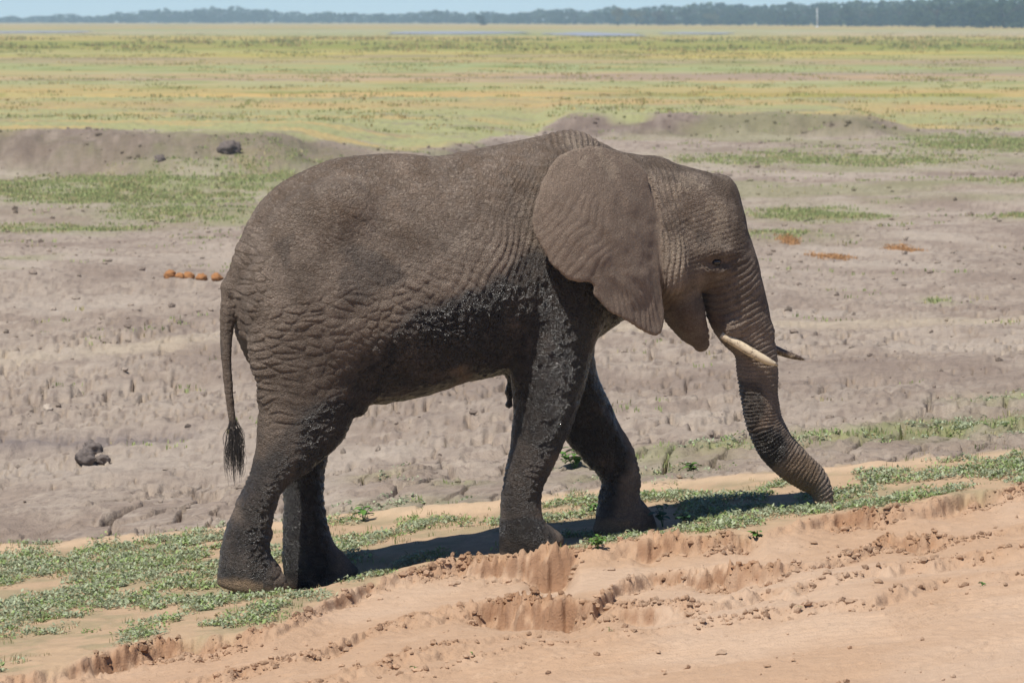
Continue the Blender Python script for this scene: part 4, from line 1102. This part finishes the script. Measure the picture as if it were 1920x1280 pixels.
# the wood behind, one mass
def woodland():
    n = 38000; uu = rng.uniform(-1500, 3420, n); d = np.interp(uu, [0, 600, 1200, 1920], [5050, 4800, 3450, 2300]) + rng.uniform(0, 260, n)
    tv = np.interp(uu, SKY_U, SKY_V) + 3 + 3.0 * noise2(uu / 22.0, uu * 0, 171) + 1.5 * noise2(uu / 8.0, uu * 0, 172)
    hh_ = (HORIZON + FPX * 3.0 / d - tv) * d / FPX; zz = np.maximum(hh_, 3) * rng.uniform(0, 1, n)
    cen = np.stack([(uu - CU) / FPX * d, d, 0.4 + zz], -1)
    cols = np.array([0.048, 0.070, 0.030]) * rng.uniform(0.6, 1.4, (n, 1))
    V, Q, cc = clumps(cen, rng.uniform(1.0, 2.4, n), cols)
    me = make_mesh('woodland', V, Q, False); add_color(me, 'leaf_color', cc)
    tag(obj('woodland', me, MAT_FOLIAGE), 'dark blue-green woods massed along the horizon behind the tree line', 'woods', kind='stuff')
woodland()
# white mast in front of the woods
MAT_WHITE = plain_mat('white_paint', (0.8, 0.8, 0.78), 0.6, 0.08, 5)
mr_ = empty('mast', ((1531 - CU) / FPX * 1950, 1950, 0.35)); tag(mr_, 'thin white mast standing before the dark woods', 'mast')
a_, q_, t_ = tube([(0, 0, -0.2), (0, 0, 3.5), (0, 0, 7.6)], [0.20, 0.17, 0.11], 8); obj('pole', make_mesh('pole', a_, [q_, t_]), MAT_WHITE, mr_)
a_, q_, t_ = tube([(0, 0, -0.2), (0, 0, 0.45), (0, 0, 0.5)], [0.55, 0.5, 0.2], 8); obj('base', make_mesh('base', a_, [q_, t_]), MAT_WHITE, mr_)

# ------------------------------------------------------------------ grass: blades in tufts
def blades(px_, py_, pz_, hgt_, nb, spread, cols, wd=0.006, name='short_grass', lean=0.5):
    n = len(px_); N_ = n * nb; i = np.repeat(np.arange(n), nb)
    a = rng.uniform(0, 2 * math.pi, N_); q = np.sqrt(rng.uniform(0, 1, N_)) * np.repeat(spread, nb)
    bx = px_[i] + q * np.cos(a); by = py_[i] + q * np.sin(a); bz = pz_[i]
    hh_ = hgt_[i] * rng.uniform(0.5, 1.15, N_); ln = rng.uniform(0, lean, N_) * hh_; la = rng.uniform(0, 2 * math.pi, N_)
    wa_ = rng.uniform(0, math.pi, N_); w = np.broadcast_to(wd, n)[i] if np.ndim(wd) else wd
    ox = np.cos(wa_) * w; oy = np.sin(wa_) * w
    p0 = np.stack([bx - ox, by - oy, bz - 0.01], -1); p1 = np.stack([bx + ox, by + oy, bz - 0.01], -1)
    mx_ = bx + 0.4 * ln * np.cos(la); my_ = by + 0.4 * ln * np.sin(la); mz = bz + 0.6 * hh_
    p2 = np.stack([mx_ + 0.75 * ox, my_ + 0.75 * oy, mz], -1); p3 = np.stack([mx_ - 0.75 * ox, my_ - 0.75 * oy, mz], -1)
    p4 = np.stack([bx + ln * np.cos(la), by + ln * np.sin(la), bz + hh_], -1)
    k = np.arange(N_); V = np.concatenate([p0, p1, p2, p3, p4])
    Q = np.stack([k, k + N_, k + 2 * N_, k + 3 * N_], -1); T = np.stack([k + 3 * N_, k + 2 * N_, k + 4 * N_], -1)
    cc = cols[i] * rng.uniform(0.75, 1.25, (N_, 1))
    return V, Q, T, np.tile(cc, (5, 1))
def blade_object(name, label, cat, parts):
    V, Q, T, cc = parts; me = make_mesh(name, V, [Q, T], True); add_color(me, 'leaf_color', cc)
    return tag(obj(name, me, MAT_LEAF), label, cat, kind='stuff')
def pick(weight, n):
    """choose n grid points of the near ground by weight times area"""
    dy = np.gradient(ys)[:, None] * np.ones((1, len(aa))); dx = np.gradient(aa)[None, :] * (ys[:, None] + 4)
    w = np.clip(weight, 0, None) * (dx * dy).ravel(); c = np.cumsum(w); r_ = rng.uniform(0, c[-1], n)
    i = np.minimum(np.searchsorted(c, r_), len(X) - 1)
    jx = X[i] + rng.uniform(-.5, .5, n) * np.abs(dx).ravel()[i]; jy = Y[i] + rng.uniform(-.5, .5, n) * dy.ravel()[i]
    return jx, jy, ground_z(jx, jy), i
vis = (np.abs(X) < 0.142 * (Y + 2)).astype(float)
# grass of the pan
gw = (0.04 * (noise2(X * 0.9, Y * 0.6, 187) > 0.45) + np.clip(gp - 0.25, 0, 1)) * sstep(-0.25, 0.35, nB + nA * 0.5) * mudm * (1 - plainm) * vis
gx_, gy_, gz2, gi = pick(gw, 7200)
gc = np.array([0.36, 0.40, 0.17]) * np.ones((len(gx_), 1)); yl = rng.uniform(0, 1, len(gx_)) < 0.25; gc[yl] = (0.46, 0.40, 0.21)
blade_object('short_grass', 'short green grass growing in patches over the grey mud', 'grass', blades(gx_, gy_, gz2, 0.022 + 0.0004 * gy_ * rng.uniform(.6, 1.4, len(gx_)), 6, 0.05 + 0.0015 * gy_, gc, 0.0025 + 0.00012 * gy_))
# grass beyond the far bank and in tall tufts over the plain
n = 7000
uu = rng.uniform(-150, 2070, n); dd = np.exp(rng.uniform(np.log(150), np.log(1250), n))
keep = noise2(uu / 90.0, np.log(dd) * 16, 181) + 0.5 * noise2(uu / 24.0, np.log(dd) * 50, 182) > rng.uniform(-0.5, 0.6, n); uu = uu[keep]; dd = dd[keep]
fx_ = (uu - CU) / FPX * dd; fz_ = macro(fx_, dd) - 0.02; ok = dd > bank_edge(fx_) + 1.0; fx_, dd, fz_ = fx_[ok], dd[ok], fz_[ok]
tall = sstep(440, 640, dd) * (1 - sstep(860, 1060, dd))
fc = np.array([0.30, 0.31, 0.12]) * np.ones((len(fx_), 1)); yl = rng.uniform(0, 1, len(fx_)) < 0.45; fc[yl] = (0.46, 0.36, 0.16)
blade_object('tall_grass', 'yellow and green grass tufts spread over the far plain', 'grass', blades(fx_, dd, fz_, (0.10 + 0.28 * tall) * rng.uniform(.6, 1.5, len(fx_)), 10, 0.0022 * dd + 0.1, fc, 0.00016 * dd))

# ------------------------------------------------------------------ creeping weeds on the verge
vmask = (1 - Tm) * (1 - mudm)
vn = 0.8 * fbm2(X * 1.1 + 2, Y * 0.8, 3, 191) + 0.75 * fbm2(X * 3.2, Y * 2.0, 2, 192)
dS = Y - interp_ext(X, SCARPS[0][0], SCARPS[0][1])
lefty = 1 - sstep(-2.2, -1.0, X); righty = sstep(0.7, 1.5, X)
wv = vmask * sstep(-0.04, 0.30, vn + 0.14 * lefty + 0.22 * righty) * sstep(0.12, 0.45, dS) * (1 - 0.9 * np.exp(-((dE + 0.12) / 0.30) ** 2))
wm = mudm * (1 - plainm) * np.clip(gp, 0, 1) * sstep(0.0, 0.4, vn + 0.12) * (Y < 47) * 0.30
foot_clear = np.ones_like(X)
for (fx, fy, _d, _s) in FEET[:4]: foot_clear *= 1 - np.exp(-((X - fx) ** 2 + (Y - fy) ** 2) / (2 * 0.14 ** 2))
wx_, wy_, wz_, wi = pick((wv + wm) * vis * foot_clear, 4900)
nl = 24; n = len(wx_); i = np.repeat(np.arange(n), nl); NL = n * nl
rad = rng.uniform(0.04, 0.12, n); hc = rng.uniform(0.018, 0.055, n)
a = rng.uniform(0, 2 * math.pi, NL); q = np.sqrt(rng.uniform(0, 1, NL)); lx = wx_[i] + rad[i] * q * np.cos(a); ly = wy_[i] + rad[i] * q * np.sin(a)
lz = ground_z(lx, ly) + 0.004 + hc[i] * (1 - 0.65 * q * q) * rng.uniform(0.15, 1.0, NL)
yaw = rng.uniform(0, 2 * math.pi, NL); tl = rng.uniform(-0.15, 0.95, NL); L = rng.uniform(0.008, 0.020, NL); Wd = L * rng.uniform(0.4, 0.65, NL)
dx_ = np.stack([np.cos(yaw) * np.cos(tl), np.sin(yaw) * np.cos(tl), np.sin(tl)], -1); sx_ = np.stack([-np.sin(yaw), np.cos(yaw), rng.uniform(-.35, .35, NL)], -1)
c0 = np.stack([lx, ly, lz], -1)
V = np.concatenate([c0 - dx_ * L[:, None], c0 + sx_ * Wd[:, None], c0 + dx_ * L[:, None], c0 - sx_ * Wd[:, None]])
k = np.arange(NL); Q = np.stack([k, k + NL, k + 2 * NL, k + 3 * NL], -1)
tone = rng.uniform(0, 1, n); wc = np.where(tone[:, None] < 0.72, np.array([0.36, 0.40, 0.25]), np.array([0.29, 0.38, 0.14]))[i] * rng.uniform(0.55, 1.3, (NL, 1)); dead = rng.uniform(0, 1, NL) < 0.07; wc[dead] = (0.42, 0.33, 0.19)
me = make_mesh('creeping_weeds', V, Q, False); add_color(me, 'leaf_color', np.tile(wc, (4, 1)))
tag(obj('creeping_weeds', me, MAT_LEAF), 'low grey-green creeping weeds covering the sandy verge', 'weeds', kind='stuff')
bx_, by_, bz_, bi = pick(vmask * sstep(-0.3, 0.3, vn + 0.1) * sstep(0.05, 0.3, dS) * vis * foot_clear, 2600)
bc = np.array([0.24, 0.29, 0.11]) * np.ones((len(bx_), 1)); yl = rng.uniform(0, 1, len(bx_)) < 0.3; bc[yl] = (0.36, 0.29, 0.15)
blade_object('verge_grass', 'thin short grass blades among the creeping weeds of the verge', 'grass', blades(bx_, by_, bz_, rng.uniform(.015, .045, len(bx_)), 7, np.full(len(bx_), .05), bc, 0.0022, lean=0.9))

# ------------------------------------------------------------------ loose clods
ICO = [(0, -1, 1.618), (0, 1, 1.618), (0, -1, -1.618), (0, 1, -1.618), (1, 1.618, 0), (-1, 1.618, 0), (1, -1.618, 0), (-1, -1.618, 0), (1.618, 0, 1), (-1.618, 0, 1), (1.618, 0, -1), (-1.618, 0, -1)]
ICO = np.array(ICO) / 1.902; ICOF = np.array([(0, 8, 1), (0, 1, 9), (0, 9, 7), (0, 7, 6), (0, 6, 8), (1, 8, 4), (1, 4, 5), (1, 5, 9), (9, 5, 11), (9, 11, 7), (7, 11, 2), (7, 2, 6), (6, 2, 10), (6, 10, 8), (8, 10, 4), (3, 4, 10), (3, 5, 4), (3, 11, 5), (3, 2, 11), (3, 10, 2)])
def clods(name, label, cx_, cy_, cz_, sz, cols, sink=0.2):
    n = len(cx_); V = ICO[None] * (sz[:, None, None] * rng.uniform(0.55, 1.2, (n, 12, 1))) * rng.uniform(0.7, 1.35, (n, 1, 3)) * np.array([1, 1, 0.75])
    V = V + np.stack([cx_, cy_, cz_ + sz * (0.5 - sink)], -1)[:, None]
    T = ICOF[None] + (np.arange(n) * 12)[:, None, None]
    me = make_mesh(name, V.reshape(-1, 3), T.reshape(-1, 3), False); add_color(me, 'ground_color', np.repeat(cols, 12, 0)); return me
sx1, sy1, sz1, si = pick(np.clip(scz - 0.12, 0, 1) * Tm * vis * sstep(-0.3, 0.4, nB) * (1 - 0.85 * sstep(0.2, 0.6, _sl)) + 0.0012 * Tm * vis, 4800)
ss = 0.005 + 0.026 * rng.uniform(0, 1, len(sx1)) ** 4
tag(obj('sand_clods', clods('sand_clods', '', sx1, sy1, sz1, ss, col[si] * rng.uniform(.75, 1.1, (len(sx1), 1))), MAT_SAND), 'small crumbled sand clods strewn along the ruts', 'clods', kind='stuff')
mx1, my1, mz1, mi = pick(mudm * (1 - plainm) * sstep(-0.1, 0.5, rough_zone * 0.6 + nB) * vis / (8 + Y) + 0.05 * bankzone * vis / 8, 2900)
ms = (0.010 + 0.030 * rng.uniform(0, 1, len(mx1)) ** 3) * (0.6 + my1 / 80)
tag(obj('mud_clods', clods('mud_clods', '', mx1, my1, mz1, ms, col[mi] * rng.uniform(.7, 1.1, (len(mx1), 1))), MAT_MUD), 'small dried mud crumbs scattered over the cracked pan', 'clods', kind='stuff')

# ------------------------------------------------------------------ single things on the ground
def lump(seed, r, col_mat, name, squash=0.75, rings=10, seg=14, rough_=0.25, freq=1.6):
    V = []; 
    for i in range(rings + 1):
        for k in range(seg):
            a = math.pi * i / rings; q = 2 * math.pi * k / seg
            V.append((math.sin(a) * math.cos(q), math.sin(a) * math.sin(q), math.cos(a)))
    V = np.array(V); d = 1 + rough_ * fbm3(V[:, 0] * freq + seed * 3.3, V[:, 1] * freq, V[:, 2] * freq, 4, 201, 0.6)
    V = V * d[:, None] * r; V[:, 2] *= squash
    Q = np.array([[i * seg + k, (i + 1) * seg + k, (i + 1) * seg + (k + 1) % seg, i * seg + (k + 1) % seg] for i in range(rings) for k in range(seg)])
    me = make_mesh(name, V, Q); me.materials.append(col_mat); return me
MAT_DUNG = plain_mat('dung', (0.34, 0.165, 0.070), 0.95, 0.35, 30, 0.01, 0.1)
MAT_CLOD = plain_mat('dark_mud', (0.15, 0.125, 0.11), 0.9, 0.35, 14, 0.02, 0.2)
MAT_STONE = plain_mat('pale_stone', (0.42, 0.35, 0.28), 0.85, 0.2, 10, 0.01, 0.2)
def place(o, u, v, sink=0.0):
    x, y, z = on_ground(u, v); z = float(ground_z(x, y)); o.location = (x, y, z + sink); return x, y, z
DUNG = [(318, 527, .070, 'flattened orange dung ball at the outer end of the row behind the elephant'), (337, 528, .055, 'orange dung ball beside the flattened one'), (350, 523, .065, 'topmost orange dung ball of the heaped pair'),
        (356, 530, .060, 'lower orange dung ball of the heaped pair'), (377, 527, .068, 'round orange dung ball standing apart between the heap and the tail'), (407, 533, .068, 'orange dung ball lying closest to the elephant tail root'), (440, 604, .075, 'orange dung ball seen between tail and thigh')]
for i, (u, v, r, lb) in enumerate(DUNG):
    o = obj('dung_ball', lump(i, r * 1.15, MAT_DUNG, 'dung_ball', 0.85, 16, 20, 0.55, 2.0)); place(o, u, v, r * 0.55); o.rotation_euler = (0, 0, i * 1.3); tag(o, lb, 'dung', 'elephant dung balls')
for i, (u, v, r, lb) in enumerate([(160, 866, .085, 'low dark mud clod, broadest of the trio on the cracked mud'), (173, 850, .085, 'upright dark mud clod behind the broadest one'), (192, 862, .055, 'smallest dark mud clod of the trio')]):
    o = obj('mud_clod', lump(20 + i, r, MAT_CLOD, 'mud_clod', 0.8, 18, 24, 0.65, 2.2)); place(o, u, v, r * 0.45); tag(o, lb, 'mud clod', 'dark mud clods behind the tail')
for i, (u, v, r, lb) in enumerate([(430, 288, .26, 'big dark clod lying below the far bank'), (300, 302, .13, 'small dark clod below the far bank')]):
    o = obj('mud_clod', lump(30 + i, r, MAT_CLOD, 'mud_clod', 0.8, 18, 24, 0.65, 2.2)); place(o, u, v, r * 0.35); tag(o, lb, 'mud clod', 'clods below the far bank')
o = obj('stone', lump(50, 0.045, MAT_STONE, 'stone', 0.9, 14, 18, 0.8, 1.6)); place(o, 90, 778, 0.02); tag(o, 'small pale upright stone on the mud near a dark damp streak', 'stone')

# leafy seedlings
MAT_GREEN = plain_mat('fresh_leaf', (0.10, 0.20, 0.035), 0.5, 0.25, 60, 0, 0.35)
MAT_DARKG = plain_mat('dark_leaf', (0.035, 0.085, 0.032), 0.5, 0.25, 60, 0, 0.35)
def leaf_mesh(name, L, W, mat):
    V = []; n = 6; Q = []
    for i in range(n + 1):
        f = i / n; w = W * (math.sin(math.pi * min(1, f * 0.92 + 0.05)) ** 0.7) * (1 if i < n else 0.12); zc_ = -0.35 * L * f * f
        V += [(L * f, -w, zc_ + 0.25 * w), (L * f, 0, zc_), (L * f, w, zc_ + 0.25 * w)]
    for i in range(n):
        for c in (0, 1): Q.append([i * 3 + c, (i + 1) * 3 + c, (i + 1) * 3 + c + 1, i * 3 + c + 1])
    me = make_mesh(name, np.array(V), np.array(Q)); me.materials.append(mat); return me
LM = {'round': leaf_mesh('leaf', 0.045, 0.020, MAT_DARKG), 'green': leaf_mesh('leaf', 0.05, 0.016, MAT_GREEN), 'small': leaf_mesh('leaf', 0.022, 0.009, MAT_GREEN)}
def seedling(u, v, h, nst, npl, kind, label, name='seedling', spread=0.5, seed=0, cat='plant', group=None, lsc=1.0):
    r_ = random.Random(seed); root = empty(name); place(root, u, v); tag(root, label, cat, group)
    for sIdx in range(nst):
        a = r_.uniform(0, 6.28); tip = np.array([h * spread * math.cos(a) * (sIdx > 0), h * spread * math.sin(a) * (sIdx > 0), h * r_.uniform(.65, 1.0) if sIdx else h])
        P = [np.array([0, 0, -0.01]), tip * np.array([.35, .35, .5]), tip]; A_, Q_, T_ = tube(catmull(P, 3), np.linspace(0.0032, 0.0016, 7), 5)
        me = make_mesh('stem', A_, [Q_, T_]); obj('stem', me, MAT_GREEN if kind != 'round' else MAT_DARKG, root)
        for k_ in range(npl):
            f = 0.35 + 0.65 * (k_ + 0.5) / npl; p = np.array(P[1]) * 2 * f * (1 - f) + np.array(tip) * f * f
            o = obj('leaf', LM[kind], None, root, tuple(p)); o.rotation_euler = (r_.uniform(-.3, .3), r_.uniform(-.7, .15), k_ * 2.4 + r_.uniform(-.5, .5)); q_ = lsc * r_.uniform(.75, 1.2); o.scale = (q_, q_, q_)
seedling(1243, 990, 0.16, 3, 6, 'round', 'upright dark seedling with round leaves beside the far forefoot', spread=0.35, seed=1, lsc=1.15)
seedling(1275, 988, 0.08, 3, 5, 'round', 'short dark seedling beside the upright one with round leaves', spread=0.7, seed=2)
seedling(681, 975, 0.12, 3, 5, 'green', 'bright green seedling standing alone on the mud behind the hind legs', spread=0.5, seed=3, lsc=1.2)
seedling(1078, 878, 0.17, 6, 6, 'green', 'leafy light green bush seen between the front legs', 'bush', 0.85, 4, lsc=1.7)
seedling(1120, 1032, 0.085, 7, 7, 'small', 'bushy little weed standing before the near forefoot', 'weed', 0.55, 5, lsc=1.3)
seedling(1420, 1010, 0.05, 3, 4, 'green', 'bright broad-leaved seedling at the edge of the sand ruts', spread=0.8, seed=6, lsc=1.0)
seedling(1297, 888, 0.07, 4, 5, 'green', 'small light green plant on the sandy strip behind the trunk', spread=0.8, seed=7, lsc=1.1)
seedling(1120, 962, 0.07, 5, 5, 'green', 'light green weed clump close behind the far forefoot', 'weed', 0.9, 8, lsc=1.0)
for i, (u, v, kk, lb) in enumerate([(1498, 1145, 2, 'tiny green sprout on the smooth sand where the ruts end'), (1842, 1098, 3, 'slender green sprout on the open sand far from the ruts'), (1142, 1187, 1, 'single round green leaf on sand below the deepest rut'), (885, 1234, 1, 'single dull green leaf on the open sand'), (777, 1257, 1, 'single pale green leaf lying at the end of a rut')]):
    seedling(u, v, 0.025, kk, 2, 'small', lb, 'sprout', 0.5, 60 + i, lsc=1.2)
# rust-coloured weeds on the pan
ox_ = []; 
for (u, v, ru) in [(1555, 481, 38), (1692, 467, 32), (1480, 452, 14)]:
    for _ in range(130):
        x, y, z = on_ground(u, v); x += random.gauss(0, .45) * ru / FPX * y; y += random.gauss(0, 0.6); ox_.append((x, y))
ox_ = np.array(ox_); oz = ground_z(ox_[:, 0], ox_[:, 1])
blade_object('rusty_weeds', 'rust-orange low weeds in thin patches on the pan', 'weeds', blades(ox_[:, 0], ox_[:, 1], oz, rng.uniform(.02, .05, len(ox_)), 8, np.full(len(ox_), .10), np.array([[0.52, 0.29, 0.13]]) * np.ones((len(ox_), 1)), 0.008, lean=1.2))

# ------------------------------------------------------------------ haze over the plain
def haze():
    x0, x1, y0, y1, z0, z1 = -9300, 9300, -110, 6500, -3.0, 40.0
    V = np.array([(x, y, z) for z in (z0, z1) for y in (y0, y1) for x in (x0, x1)])
    Q = np.array([(0, 2, 3, 1), (4, 5, 7, 6), (0, 1, 5, 4), (2, 6, 7, 3), (0, 4, 6, 2), (1, 3, 7, 5)])
    m = bpy.data.materials.new('haze'); m.use_nodes = True; nt = m.node_tree; nt.nodes.clear()
    out = nt.nodes.new('ShaderNodeOutputMaterial'); v = nt.nodes.new('ShaderNodeVolumePrincipled')
    v.inputs['Color'].default_value = (0.52, 0.75, 1.0, 1); v.inputs['Density'].default_value = 0.000165; v.inputs['Anisotropy'].default_value = 0.0
    nt.links.new(v.outputs[0], out.inputs['Volume'])
    o = obj('haze', make_mesh('haze', V, Q, False), m); tag(o, 'thin blue haze lying over the far plain', 'haze', kind='stuff')
haze()
#@@END
